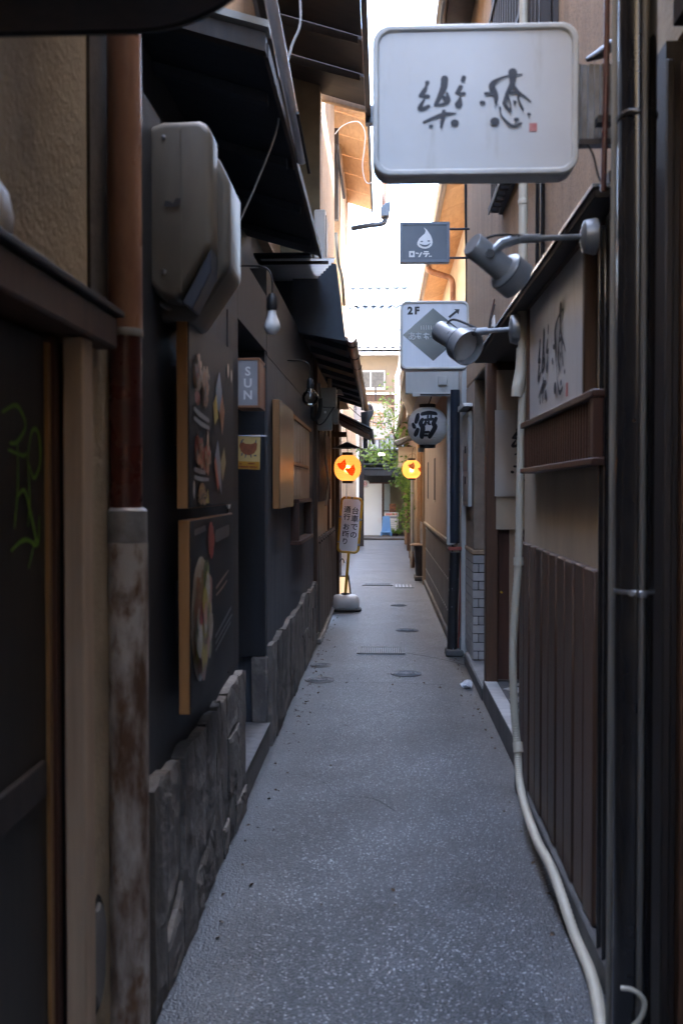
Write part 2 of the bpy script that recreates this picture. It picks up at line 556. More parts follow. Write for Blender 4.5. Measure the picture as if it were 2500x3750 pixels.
# maple leaf: thin, lets light through
m_leaf.use_nodes = True
_N, _L = m_leaf.node_tree.nodes, m_leaf.node_tree.links
_b = _N['Principled BSDF']
_oi = _N.new('ShaderNodeObjectInfo'); _geo = _N.new('ShaderNodeNewGeometry')
_ad = _N.new('ShaderNodeMath'); _ad.operation = 'ADD'
_fr = _N.new('ShaderNodeMath'); _fr.operation = 'FRACT'
_L.new(_oi.outputs['Random'], _ad.inputs[0]); _L.new(_geo.outputs['Random Per Island'], _ad.inputs[1]); _L.new(_ad.outputs[0], _fr.inputs[0])
_mx = _N.new('ShaderNodeMix'); _mx.data_type = 'RGBA'
_mx.inputs['A'].default_value = C(.06, .14, .02); _mx.inputs['B'].default_value = C(.20, .33, .05)
_L.new(_fr.outputs[0], _mx.inputs['Factor']); _L.new(_mx.outputs['Result'], _b.inputs['Base Color'])
_b.inputs['Roughness'].default_value = .5
_tr = _N.new('ShaderNodeBsdfTranslucent'); _L.new(_mx.outputs['Result'], _tr.inputs['Color'])
_ms = _N.new('ShaderNodeMixShader'); _ms.inputs[0].default_value = .4
_L.new(_b.outputs[0], _ms.inputs[1]); _L.new(_tr.outputs[0], _ms.inputs[2]); _L.new(_ms.outputs[0], _N['Material Output'].inputs[0])


def aggregate():
    m = bpy.data.materials.new('exposed_aggregate_paving')
    m.use_nodes = True
    N, L = m.node_tree.nodes, m.node_tree.links
    b = N['Principled BSDF']
    tc = N.new('ShaderNodeTexCoord')
    def vor(s):
        v = N.new('ShaderNodeTexVoronoi'); v.inputs['Scale'].default_value = s
        L.new(tc.outputs['Object'], v.inputs['Vector']); return v
    v1, v2 = vor(150), vor(190)
    cr = N.new('ShaderNodeValToRGB')
    e = cr.color_ramp.elements
    e[0].position = 0.0; e[0].color = C(.036, .042, .047)
    e[1].position = 1.0; e[1].color = C(.72, .75, .78)
    k = cr.color_ramp.elements.new(.45); k.color = C(.062, .071, .081)
    k = cr.color_ramp.elements.new(.8); k.color = C(.105, .117, .132)
    k = cr.color_ramp.elements.new(.90); k.color = C(.26, .28, .30)
    sep = N.new('ShaderNodeSeparateColor'); L.new(v1.outputs['Color'], sep.inputs[0]); L.new(sep.outputs[0], cr.inputs[0])
    # dark cement between the stones
    mr = N.new('ShaderNodeMapRange'); mr.inputs[1].default_value = .42; mr.inputs[2].default_value = .62
    L.new(v1.outputs['Distance'], mr.inputs[0])
    mx = N.new('ShaderNodeMix'); mx.data_type = 'RGBA'; mx.inputs['B'].default_value = C(.042, .048, .054)
    L.new(cr.outputs[0], mx.inputs['A']); L.new(mr.outputs[0], mx.inputs['Factor'])
    # broad stains
    nz = N.new('ShaderNodeTexNoise'); nz.inputs['Scale'].default_value = 1.7; nz.inputs['Detail'].default_value = 8; nz.inputs['Roughness'].default_value = .65
    L.new(tc.outputs['Object'], nz.inputs['Vector'])
    m2 = N.new('ShaderNodeMapRange'); m2.inputs[1].default_value = .3; m2.inputs[2].default_value = .7; m2.inputs[3].default_value = .42; m2.inputs[4].default_value = 1.4
    L.new(nz.outputs[0], m2.inputs[0])
    # smooth dirty cement along both edges
    sx = N.new('ShaderNodeSeparateXYZ'); L.new(tc.outputs['Object'], sx.inputs[0])
    ab = N.new('ShaderNodeMath'); ab.operation = 'ABSOLUTE'; L.new(sx.outputs[0], ab.inputs[0])
    ad = N.new('ShaderNodeMath'); ad.operation = 'MULTIPLY_ADD'; ad.inputs[1].default_value = .28; L.new(nz.outputs[0], ad.inputs[0]); L.new(ab.outputs[0], ad.inputs[2])
    ed = N.new('ShaderNodeMapRange'); ed.inputs[1].default_value = .50; ed.inputs[2].default_value = .95
    L.new(ad.outputs[0], ed.inputs[0])
    m3 = N.new('ShaderNodeMix'); m3.data_type = 'RGBA'; m3.inputs['B'].default_value = C(.043, .045, .047)
    L.new(mx.outputs['Result'], m3.inputs['A']); L.new(ed.outputs[0], m3.inputs['Factor'])
    hv = N.new('ShaderNodeHueSaturation'); L.new(m3.outputs['Result'], hv.inputs['Color']); L.new(m2.outputs[0], hv.inputs['Value'])
    L.new(hv.outputs[0], b.inputs['Base Color'])
    b.inputs['Roughness'].default_value = .32
    b.inputs['Specular IOR Level'].default_value = .65
    # relief
    inv = N.new('ShaderNodeMath'); inv.operation = 'SUBTRACT'; inv.inputs[0].default_value = 1; L.new(v1.outputs['Distance'], inv.inputs[1])
    sc_ = N.new('ShaderNodeMath'); sc_.operation = 'MULTIPLY'; L.new(inv.outputs[0], sc_.inputs[0])
    i2 = N.new('ShaderNodeMath'); i2.operation = 'SUBTRACT'; i2.inputs[0].default_value = 1.15; L.new(ed.outputs[0], i2.inputs[1]); L.new(i2.outputs[0], sc_.inputs[1])
    bp = N.new('ShaderNodeBump'); bp.inputs['Distance'].default_value = .0065; bp.inputs['Strength'].default_value = .8
    L.new(sc_.outputs[0], bp.inputs['Height']); L.new(bp.outputs[0], b.inputs['Normal'])
    return m


m_paving = aggregate()

# ------------------------------------------------------------------ the setting: ground
tag(obj('ground', MB().sheet((-60, -10, -.006), (120, 0, 0), (0, 110, 0)), m_ground), 'dark ground under the buildings', kind='structure')
o = obj('alley_pavement', MB().sheet((-.80, -3, 0), (1.75, 0, 0), (0, 32.6, 0)), m_paving)
tag(o, 'grey exposed aggregate paving running down the alley', kind='structure')
o = obj('cross_lane', MB().sheet((-8, 29.61, -.002), (16, 0, 0), (0, 3.2, 0)), m_ground)
tag(o, 'dark crossing lane at the far end', kind='structure')


def stone_cladding(parent, y0, y1, ztop, widths, seed, x_wall, x_face):
    """irregular upright flagstones with a jagged top, one object per stone"""
    r = random.Random(seed)
    xs = [y0]
    while xs[-1] < y1 - widths[0]:
        xs.append(xs[-1] + r.uniform(*widths))
    xs[-1] = y1
    cols = []
    for i, yb in enumerate(xs):                      # boundary polylines
        if i in (0, len(xs) - 1):
            cols.append([(yb, 0.0), (yb, .22), (yb, .45), (yb, 1.0)])
        else:
            d = r.uniform(-.05, .05)
            cols.append([(yb + d + r.uniform(-.02, .02), 0.0), (yb + d * .4 + r.uniform(-.02, .02), .22), (yb - d * .4 + r.uniform(-.02, .02), .45), (yb - d * .7, 1.0)])
    def at(c, z):
        for (a, b) in zip(c, c[1:]):
            if a[1] <= z <= b[1]:
                t = (z - a[1]) / (b[1] - a[1])
                return a[0] + (b[0] - a[0]) * t
        return c[-1][0]
    hs = [ztop + r.uniform(-.025, .025) for _ in xs]
    for i in range(len(xs) - 1):
        a, b = cols[i], cols[i + 1]
        j = .0025
        cuts = [(0.0, 0.0)]
        nsplit = r.choice((0, 1, 1, 2))
        lvl = 0.0
        for _ in range(nsplit):
            lvl = lvl + r.uniform(.16, .30)
            if lvl < ztop - .16:
                cuts.append((lvl + r.uniform(-.09, .09), lvl + r.uniform(-.09, .09)))
        top = (hs[i] + r.uniform(-.006, .006), hs[i + 1] + r.uniform(-.006, .006))
        cuts.append(top)
        for (l, u) in zip(cuts, cuts[1:]):
            l = (max(l[0], 0), max(l[1], 0))
            u = (max(u[0], l[0] + .05), max(u[1], l[1] + .05))
            last = u == top or u is top
            pts = [(at(a, l[0]) + j, l[0] + j), (at(b, l[1]) - j, l[1] + j)]
            for t in (.35, .7):
                z = l[1] + (u[1] - l[1]) * t
                pts.append((at(b, z) - j + r.uniform(-.004, .004), z))
            ym = (at(a, u[0]) + at(b, u[1])) / 2
            zt = (u[0] + u[1]) / 2 + r.uniform(-.012, .010)
            pts += [(at(b, u[1]) - j, u[1] - j), (ym + .03, zt), (ym - .035, zt + (r.uniform(-.012, .012) if last else 0)), (at(a, u[0]) + j, u[0] - j)]
            for t in (.7, .35):
                z = l[0] + (u[0] - l[0]) * t
                pts.append((at(a, z) + j + r.uniform(-.004, .004), z))
            xf = x_face + r.uniform(-.007, .007)
            o = obj('stone', MB().prism(pts, 'x', x_wall, xf), m_stone, parent)
            bm = bmesh.new(); bm.from_mesh(o.data)
            loc_front = max(v.co.x for v in bm.verts)
            bmesh.ops.triangulate(bm, faces=[f_ for f_ in bm.faces if len(f_.verts) > 4])
            es = [e for e in bm.edges if all(v.co.x > loc_front - 1e-4 for v in e.verts)]
            bmesh.ops.subdivide_edges(bm, edges=es, cuts=2, use_grid_fill=True)
            for v in bm.verts:
                if v.co.x > loc_front - 1e-4:
                    edge_v = any(len(e.link_faces) and any(abs(f_.normal.x) < .5 for f_ in e.link_faces) for e in v.link_edges)
                    v.co.x += r.uniform(-.007, -.002) if edge_v else r.uniform(-.003, .004)
                    if edge_v: v.co.z += r.uniform(-.003, .003)
            bm.to_mesh(o.data); bm.free()

# ================================================================== LEFT SIDE
# ---- nearest house: stucco wall over a dark door
LW = -.72
nh = thing('stucco_house', (-.9, 1.9, 0), 'near left house with rough tan stucco above a dark graffitied door', 'house')
obj('wall', MB().box(-1.0, LW, .6, 2.72, 1.90, 5.6), m_stucco, nh)
obj('unseen_rear_wall', MB().box(-1.4, -.80, -14, .59, 0, 6.0), m_stucco, nh)  # unseen alley wall behind the camera, height set to limit light
obj('unseen_end_wall', MB().box(-3, 3, -14.4, -14.01, 0, 5.5), m_stucco, nh)  # unseen tan wall, added to dim and warm light from behind
obj('unseen_shade_eave', MB().box(-.80, -.24, -14, 2.35, 3.1, 3.2), m_darkwood, nh)  # unseen slab added overhead to darken the foreground
obj('dark_board', MB().box(LW, LW + .008, 2.41, 2.70, 1.945, 5.6), mat('dark_brown_board', C(.05, .04, .032), C(.10, .08, .06), scale=8, rough=.9, bump=.003, bscale=60), nh)  # dark brown board over the stucco beside the pipe
obj('plaster_strip', MB().box(-1.0, -.705, 2.285, 2.72, 0, 1.90), m_stucco, nh)
obj('lintel', MB().box(-.80, -.655, .6, 2.44, 1.845, 1.925), m_brownwood, nh, bevel=.006)
obj('ledge_cap', MB().box(-.80, -.640, .6, 2.46, 1.927, 1.942), m_darkwood, nh, bevel=.003)
obj('post', MB().box(-.715, -.668, 2.20, 2.275, 0, 1.842), m_beigewood, nh, bevel=.004)
dr = obj('door', MB().box(-.80, -.735, .7, 2.17, 0, 1.83), mat('blackened_door', C(.026, .019, .013), C(.014, .010, .008), scale=6, stretch=(4, 4, .4), rough=.55), nh)
obj('door_frame', MB().box(-.80, -.722, 2.172, 2.198, 0, 1.84), m_redwood, nh)
obj('edge_strip', MB().box(-.7345, -.726, 2.135, 2.155, 0, 1.82), m_orangestrip, dr)
obj('door_rail', MB().box(-.7345, -.720, .7, 2.10, .84, .92), m_darkwood, dr, bevel=.004)
g = MB(); fr = Frame((-.7345, 0, 0), (0, 1, 0), (0, 0, 1))
for s in ([(1.72, 1.62, .012), (1.80, 1.66, .018), (1.85, 1.58, .018), (1.80, 1.50, .018), (1.76, 1.49, .012)],
          [(1.86, 1.44, .012), (1.89, 1.56, .016), (1.93, 1.55, .018), (1.94, 1.42, .018), (1.90, 1.34, .016), (1.87, 1.40, .010)],
          [(1.75, 1.46, .010), (1.83, 1.44, .016), (1.85, 1.45, .010)], [(1.80, 1.50, .010), (1.80, 1.30, .014), (1.78, 1.12, .012)],
          [(1.86, 1.43, .010), (1.87, 1.25, .014), (1.86, 1.12, .010)], [(1.80, 1.26, .012), (1.84, 1.28, .018), (1.88, 1.16, .020), (1.92, 1.03, .018), (1.93, 1.16, .010)],
          [(1.76, 1.02, .010), (1.84, 1.06, .018), (1.91, 1.02, .014)], [(1.90, 1.05, .010), (1.86, .93, .012)]):
    stroke_on(g, fr, [(1.895 + (a - 1.72) * .95, 1.34 + (b - .93) * .45, w * .55) for a, b, w in s])
obj('graffiti', g, m_graf, dr)
# broken plaster with a pale patch behind
g = MB()
pts = []
for k in range(18):
    a = 2 * math.pi * k / 18
    pts.append((2.40 + .065 * math.cos(a) * rng.uniform(.8, 1.15), .36 + .13 * math.sin(a) * rng.uniform(.85, 1.1)))
obj('broken_plaster', g.prism(pts, 'x', -.706, -.694), m_concrete, nh, bevel=.003)
pts2 = [(2.402 + (a - 2.40) * 1.28, .36 + (b - .36) * 1.15) for a, b in pts]
obj('plaster_hole', MB().prism(pts2, 'x', -.7055, -.7035), m_mortar, nh)
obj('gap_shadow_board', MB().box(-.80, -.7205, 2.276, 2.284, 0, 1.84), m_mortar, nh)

o = obj('plastic_bag', MB().lathe([(.0, .0), (.03, .003), (.045, .03), (.05, .06), (.04, .11), (.02, .15), (.0, .16)], T(-.735, 1.80, 1.944), 18, False), m_paperwhite, smooth=True)
for v in o.data.vertices:
    v.co.x += rng.uniform(-.008, .008); v.co.y *= 1.6
tag(o, 'pale plastic bag on the ledge above the dark door', 'bag')

# ---- rounded dark board right above the lens
pts = []
for k in range(13):
    a = R(-90 + 90 * k / 12)
    pts.append((-.40 + .26 * math.cos(a), 2.245 + .26 + .26 * math.sin(a)))
pts = [(-1.0, 2.245)] + pts + [(-.14, 3.0), (-1.0, 3.0)]
t = thing('awning', (-.72, 1.6, 2.25), 'blackish rounded awning end overhead at the top left corner', 'awning')
obj('awning_body', MB().prism(pts, 'y', 1.45, 1.62), m_darkwood, t, bevel=.012, seg=3)
ring = [(p[0] + (.0 if p[0] < -.9 else -.008), p[1] + .008) for p in pts]
obj('trim', frame_ring([(p[0], p[1]) for p in pts], [(p[0] - .03 if p[0] > -.9 else p[0] + .03, p[1] + .03 if p[1] < 2.9 else p[1] - .03) for p in pts], 'y', 1.622, 1.632), m_black, t)

# ---- rain pipe in front of the corner
px, py = -0.664, 2.55
rp = thing('rain_pipe', (px, py, 0), 'brown rain pipe with rusty lower guard at the left house corner', 'pipe')
obj('upper_pipe', MB().tube([(px, py, 1.893), (px, py, 4.5)], .0435, 24), m_copper, rp, smooth=True)
obj('lower_pipe', MB().tube([(px, py, 1.432), (px, py, 1.894)], .0415, 24), m_maroon, rp, smooth=True)
obj('joint_ring', MB().lathe([(.0445, 0), (.0455, .004), (.0455, .016), (.0445, .02)], T(px, py, 1.893), 24), m_galv, rp, smooth=True)
cz = 1.449
obj('collar', MB().lathe([(.052, 0), (.052, .082), (.043, .09)], T(px + .002, py, cz - .085), 24), m_galv, rp, smooth=True)
obj('pipe_guard', MB().tube([(px + .004, py, 0), (px + .004, py, cz - .086)], .0515, 24), m_rust, rp, smooth=True)
obj('bracket', MB().tube([(-.70, py + .03, 1.82), (px, py + .052, 1.83)], .006, 8), m_silver, rp)

# ---- plastic meter cover on the wall behind the pipe
mc = thing('meter_cover', (-.60, 3.05, 2.05), 'grey plastic meter cover with chamfered corners above the menu boards', 'meter box')
z0, z1 = 2.047, 2.577
x0, x1 = -.69, -0.499
pf = [(x0, z0 + .06), (x0 + .03, z0 + .02), (x0 + .09, z0 + .005), (x1, z0 + .17), (x1, z1 - .03), (x1 - .03, z1), (x0 + .05, z1 - .004), (x0, z1 - .02)]
obj('front_shell', MB().prism(pf, 'y', 2.90, 3.02), m_covermat, mc, bevel=.022, seg=3)
pf2 = [(x0, z0 - .03), (x0 + .11, z0 - .035), (x1 + .032, z0 + .13), (x1 + .032, z1 - .14), (x1 - .005, z1 - .06), (x0, z1 - .03)]
obj('rear_shell', MB().prism(pf2, 'y', 3.03, 3.28), m_covermat, mc, bevel=.022, seg=3)
pw = [(x0 + .10, z0 + .004), (x1 - .004, z0 + .162), (x1 - .004, z0 + .09), (x0 + .13, z0 - .02)]
obj('window_lens', MB().prism(pw, 'y', 2.91, 3.02), m_bluegrey, mc, bevel=.004)
obj('seam_strip', MB().box(x0 + .098, x0 + .103, 2.8975, 2.901, z0 + .03, z1 - .03), m_covermat, mc)
for zz in (z0 + .09, z1 - .05):
    obj('screw', MB().lathe([(.007, 0), (.007, .004), (.003, .005)], along((x0 + .05, 2.9005, zz), (x0 + .05, 2.8, zz)), 10), m_steel, mc)
g = MB(); fr = Frame((x0 + .075, 2.8965, z0 + .29), (1, 0, 0), (0, 0, 1))
poly_on(g, fr, [(-.024, -.012), (-.02, .005), (-.006, .003), (.002, -.004), (.012, .012), (.026, .012), (.024, -.004), (.006, -.014)])
obj('mark', g, m_ink, mc)
tag(obj('wall_cable', MB().tube(catmull([(-0.705, 3.000, 2.139), (-0.692, 3.000, 2.086), (-0.663, 3.020, 2.057), (-0.631, 3.060, 2.050)]), .007, 8), m_meterback), 'grey cable looping from the meter cover to the menu board', 'cable')

# ---- dark restaurant
WX = -.676
ZT = 3.35
dres = thing('dark_restaurant', (-.9, 5.5, 0), 'black and slate fronted restaurant with flagstone base along the left', 'restaurant')
obj('wall', MB().box(-1.0, WX, 2.73, 4.62, 0, 2.62), m_black, dres)
obj('upper_back_wall', MB().box(-1.2, -1.0, 2.73, 9.62, 2.2, 3.48), m_black, dres)
obj('wall', MB().box(-1.0, WX, 5.76, 9.62, 0, 2.28), m_slate, dres, label='slate blue wall with vertical streaks')
obj('upper_wall_board', MB().box(-1.0, WX + .002, 5.76, 9.62, 2.282, 2.78), m_black, dres)
obj('door_head', MB().box(-1.0, WX, 4.622, 5.758, 2.30, 2.62), m_black, dres)
obj('door_back', MB().box(-1.55, -1.35, 4.50, 5.9, 0, 2.4), m_black, dres)
obj('door_jamb', MB().box(-1.35, WX - .003, 5.70, 5.758, .54, 2.298), m_black, dres)
obj('jamb_stone', MB().box(-.76, WX + .01, 5.692, 5.755, .004, .535), m_stone, dres, bevel=.01)
obj('recess_floor', MB().box(-1.35, -.92, 4.625, 5.69, 0, .12), m_kerb, dres)
st = obj('door_step', MB().box(-.919, -.655, 4.63, 5.685, 0, .155), m_kerb, dres, bevel=.004)
obj('step_plate', MB().box(-.918, -.648, 4.635, 5.68, .157, .163), m_steel, st, bevel=.002)
stone_cladding(dres, 2.74, 4.615, .655, (.13, .30), 3, WX, -.634)
stone_cladding(dres, 5.77, 9.60, .60, (.16, .36), 11, WX, -.638)
# pale strip of door frame beside the opening
obj('frame_strip', MB().box(WX, WX + .004, 4.30, 4.60, .70, 2.28), m_darkwood, dres)
# first eave
ev = obj('eave', MB().prism([(-1.0, 3.36), (-.47, 3.205), (-.47, 3.235), (-1.0, 3.40)], 'y', 3.92, 7.3), m_navywood, dres)
for k in range(4):
    zc = 3.352 - .0
    obj('rafter', MB().prism([(-1.0, 3.355), (-.50, 3.209), (-.50, 3.165), (-1.0, 3.31)], 'y', 4.3 + k * .85, 4.36 + k * .85), m_navywood, dres)
obj('fascia', MB().prism([(-1.0, 3.42), (-.455, 3.262), (-.455, 3.19), (-1.0, 3.35)], 'y', 3.86, 3.915), m_darkwood, dres)
obj('fascia_cap', MB().prism([(-1.0, 3.46), (-.44, 3.295), (-.44, 3.268), (-1.0, 3.428)], 'y', 3.83, 3.93), m_meterback, dres)
obj('edge_board', MB().box(-.469, -.45, 3.92, 7.3, 3.19, 3.245), m_darkwood, dres)
# near gable board of the second eave and the eave itself
obj('gable_board', MB().prism([(-.72, 3.33), (-.375, 3.29), (-.30, 2.68), (-.72, 2.76)], 'y', 7.92, 7.99), m_navywood, dres)
obj('eave', MB().prism([(-.66, 2.80), (-.285, 2.68), (-.285, 2.72), (-.66, 2.86)], 'y', 8.0, 14.3), m_navywood, dres)
for k in range(8):
    obj('rafter', MB().prism([(-.66, 2.797), (-.30, 2.682), (-.30, 2.64), (-.66, 2.75)], 'y', 8.2 + k * .8, 8.26 + k * .8), m_navywood, dres)
obj('roof_mass', MB().box(-1.0, -.60, 8.0, 14.3, 2.9, 3.3), m_navywood, dres)
obj('upper_storey_wall', MB().box(-1.6, -.92, 2.73, 8.9, 3.48, 6.2), m_stucco_b, dres)
obj('unseen_sky_block', MB().box(-9, -1.61, -14, 8.9, 0, 5.6), m_stucco_b, dres)  # unseen mass added to block low sky light on the left

# silver gutter along the first eave
a, b = (-0.450, 4.005, 3.455), (-0.430, 5.270, 3.235)
d = [b[i] - a[i] for i in range(3)]
a2 = tuple(a[i] - d[i] * .9 for i in range(3))
gt = thing('gutter', b, 'shiny silver gutter running up to the top of the picture on the left', 'gutter')
obj('channel', MB().tube([a2, b], .026, 14), m_brightgutter, gt, smooth=True)
obj('backing_board', MB().tube([(a2[0] - .045, a2[1], a2[2] - .03), (b[0] - .045, b[1], b[2] - .03)], .022, 4), m_darkwood, gt)
obj('end_drop', MB().tube([(b[0] + .02, b[1] - .5, b[2] + .06), (b[0] + .035, b[1] + .05, b[2] - .05)], .008, 8), m_cable, gt)

# corrugated plastic canopy: horizontal sheet with waves
def corrugated():
    mb = MB()
    ny, nx = 57, 2
    vs, fs = [], []
    for j in range(ny):
        y = 7.3 + .72 * j / (ny - 1)
        xe = -.35 - (.20) * j / (ny - 1)
        z = 3.185 + .012 * math.sin(2 * math.pi * j / 7)
        vs += [(-.9, y, z), (xe, y, z)]
    for j in range(ny - 1):
        fs.append((2 * j, 2 * j + 1, 2 * j + 3, 2 * j + 2))
    return mb.add(vs, fs)
cc = thing('corrugated_canopy', (-.6, 7.6, 3.18), 'small pale corrugated plastic canopy under the left eave', 'canopy')
obj('sheet', corrugated(), m_corr, cc, smooth=True)
obj('support_bracket', MB().prism([(-.56, 3.16), (-.50, 3.17), (-.50, 3.15), (-.565, 3.08)], 'y', 7.98, 8.02), m_white, cc)
obj('near_rail', MB().box(-.9, -.40, 7.262, 7.29, 3.145, 3.165), m_darkwood, cc)
obj('cover_board', MB().box(-.95, -.53, 7.3, 8.02, 3.215, 3.235), m_navywood, cc)

# thin gutter with brackets on the second eave
ga, gb = (-.255, 7.85, 2.70), (-.255, 14.35, 2.67)
gg = thing('eave_gutter', (-.26, 11, 2.65), 'long brown gutter with wire brackets below the left eave', 'gutter')
def half_pipe(p, q, r, n=10):
    mb = MB()
    vs, fs = [], []
    for c in (p, q):
        for k in range(n + 1):
            w = math.pi + math.pi * k / n
            vs.append((c[0] + r * math.cos(w), c[1], c[2] + r * math.sin(w)))
        for k in range(n, -1, -1):
            w = math.pi + math.pi * k / n
            vs.append((c[0] + (r - .004) * math.cos(w), c[1], c[2] + (r - .004) * math.sin(w)))
    m = 2 * (n + 1)
    for k in range(m):
        fs.append((k, (k + 1) % m, m + (k + 1) % m, m + k))
    fs += [tuple(range(m)), tuple(range(m, 2 * m))]
    return mb.add(vs, fs)
m_gutbrown = mat('brown_gutter', C(.16, .115, .10), C(.11, .08, .07), scale=6, rough=.35)
obj('channel', half_pipe(ga, gb, .042), m_gutbrown, gg, smooth=True)
for k in range(9):
    y = 8.1 + k * .74
    w = []
    for i in range(9):
        a_ = math.pi + math.pi * i / 8
        w.append((-.255 + .046 * math.cos(a_), y, 2.697 + .046 * math.sin(a_)))
    obj('hanger', MB().tube(w, .005, 6), m_cable, gg)
hx = thing('rain_hopper', (-.245, 14.5, 2.3), 'black flared rain hopper at the end of the left eave gutter', 'hopper')
obj('funnel', MB().prism([(-.33, 2.62), (-.14, 2.66), (-.145, 2.60), (-.20, 2.50), (-.20, 2.38), (-.23, 2.34), (-.29, 2.34), (-.31, 2.38), (-.32, 2.5)], 'y', 14.40, 14.56), m_navypipe, hx, bevel=.008)
obj('outlet', MB().tube([(-.26, 14.48, 2.345), (-.26, 14.48, 2.1)], .035, 12), m_navypipe, hx, smooth=True)
obj('dome', MB().lathe([(.09, 0), (.085, .05), (.06, .085), (.0, .10)], T(-.24, 14.6, 2.665), 16, False), m_navypipe, hx, smooth=True)

# ---- menu boards
def board(name, y0, y1, z0, z1, face, label, cat, rim=m_paleframe, x0=-.634, x1=-.600, grp=None):
    t = thing(name, (x0, (y0 + y1) / 2, z0), label, cat, grp)
    obj('side_frame', MB().box(x0, x1, y0, y0 + .022, z0, z1), rim, t, bevel=.002)
    obj('side_frame', MB().box(x0, x1, y1 - .022, y1, z0, z1), rim, t, bevel=.002)
    obj('rail_top', MB().box(x0, x1 - .001, y0 + .023, y1 - .023, z1 - .02, z1), rim, t)
    obj('rail_bottom', MB().box(x0, x1 - .001, y0 + .023, y1 - .023, z0, z0 + .02), rim, t)
    for ym in (y0 + .15, y1 - .17):
        obj('mount', MB().box(-.675, x0, ym, ym + .03, z0 + .2, z0 + .4), m_black, t)
    f = obj('face', MB().box(x1, x1 + .004, y0 + .004, y1 - .002, z0 + .002, z1 - .002), face, t)
    return t, f

b1, f1 = board('menu_board', 3.04, 3.95, 1.442, 2.05, m_menu, 'upper dark menu board with food pictures in a honey wood frame', 'menu board')
FX = -.596
def prints(parent, items):
    fr = Frame((FX, 0, 0), (0, 1, 0), (0, 0, 1), .0008)
    for (nm, kind, m, args) in items:
        g = MB()
        if kind == 'blob':
            (cy, cz_, ry, rz) = args
            n = 26
            poly_on(g, fr, [(cy + ry * math.cos(2 * math.pi * k / n) * rng.uniform(.85, 1.1), cz_ + rz * math.sin(2 * math.pi * k / n) * rng.uniform(.85, 1.1)) for k in range(n)])
        elif kind == 'poly':
            poly_on(g, fr, args)
        elif kind == 'strokes':
            for s in args:
                g = MB(); stroke_on(g, fr, s); obj('caption_line', g, m, parent)
            continue
        o = obj(nm, g, m, parent)
def dish(parent, cy, cz_, ry, rz, mats, n, seed, plate=None):
    """food photo: a plate with many small overlapping pieces"""
    r = random.Random(seed)
    fr = Frame((FX, 0, 0), (0, 1, 0), (0, 0, 1), .0030)
    if plate:
        g = MB(); disc_on(g, Frame((FX, 0, 0), (0, 1, 0), (0, 0, 1), .0024), (cy, cz_), ry * 1.12, rz * 1.1, 28); obj('plate_print', g, plate, parent)
    by = {}
    for k in range(n):
        a, q = r.uniform(0, 6.28), r.random() ** .6
        c = (cy + ry * q * math.cos(a) * .85, cz_ + rz * q * math.sin(a) * .85)
        m = r.choice(mats)
        g = by.setdefault(m.name, (m, MB()))[1]
        s = r.uniform(.16, .34)
        m_ = 9
        poly_on(g, fr, [(c[0] + ry * s * math.cos(2 * math.pi * i / m_) * r.uniform(.7, 1.2), c[1] + rz * s * math.sin(2 * math.pi * i / m_) * r.uniform(.7, 1.2)) for i in range(m_)])
    for (m, g) in by.values():
        o = obj('food_print', g, m, parent); o['kind'] = 'stuff'
mk = lambda n, c, c2=None, s=30: mat(n, c, c2, scale=s, rough=.3)
p_tan, p_red, p_wh, p_gr, p_ye = mk('print_tan', C(.30, .17, .09), C(.16, .08, .045)), mk('print_red', C(.28, .02, .015), C(.2, .012, .01)), mk('print_white', C(.42, .40, .36), C(.30, .22, .12), 16), mk('print_green', C(.05, .10, .03), C(.12, .12, .03)), mk('print_yellow', C(.40, .30, .03))
p_bl, p_or, p_pk = mk('print_blue', C(.03, .14, .26)), mk('print_orange', C(.32, .12, .04)), mk('print_pink', C(.30, .10, .07), C(.38, .2, .12), 20)
prints(f1, [
    ('dish_print', 'blob', p_tan, (3.17, 1.87, .065, .055)), ('dish_print', 'blob', p_tan, (3.31, 1.84, .06, .07)), ('dish_print', 'blob', p_red, (3.18, 1.795, .05, .022)),
    ('dish_print', 'blob', p_red, (3.17, 1.63, .045, .045)), ('dish_print', 'blob', p_red, (3.32, 1.60, .06, .045)), ('dish_print', 'blob', p_wh, (3.26, 1.64, .018, .03)), ('dish_print', 'blob', p_wh, (3.36, 1.67, .015, .035)),
    ('dish_print', 'blob', p_tan, (3.24, 1.49, .05, .035)), ('dish_print', 'blob', p_wh, (3.11, 1.50, .018, .03)), ('dish_print', 'poly', p_ye, [(3.30, 1.455), (3.38, 1.455), (3.36, 1.505)]),
    ('map_print', 'poly', p_bl, [(3.52, 1.86), (3.60, 1.93), (3.66, 1.86), (3.60, 1.78), (3.55, 1.79)]), ('map_print', 'poly', p_or, [(3.60, 1.78), (3.66, 1.855), (3.72, 1.79), (3.66, 1.70)]),
    ('map_print', 'poly', p_ye, [(3.46, 1.80), (3.53, 1.84), (3.57, 1.76), (3.50, 1.73)]), ('map_print', 'poly', p_bl, [(3.50, 1.62), (3.56, 1.68), (3.62, 1.60), (3.64, 1.48), (3.58, 1.52)]),
    ('map_print', 'poly', p_gr, [(3.62, 1.60), (3.70, 1.66), (3.74, 1.60), (3.66, 1.53)]), ('map_print', 'poly', p_red, [(3.48, 1.60), (3.51, 1.62), (3.58, 1.52), (3.56, 1.49)]),
    ('round_print', 'blob', p_wh, (3.80, 1.955, .018, .028)), ('round_print', 'blob', p_wh, (3.88, 1.945, .014, .026)),
    ('caption_print', 'strokes', m_textlight, [[(3.11, 1.755, .014), (3.20, 1.745, .018), (3.37, 1.735, .014)], [(3.11, 1.725, .012), (3.24, 1.715, .016), (3.38, 1.71, .012)]]),
    ('caption_print', 'strokes', m_textlight, [[(3.11, 1.565, .014), (3.20, 1.56, .016), (3.30, 1.557, .012)], [(3.11, 1.54, .012), (3.22, 1.535, .014), (3.36, 1.535, .010)]])])
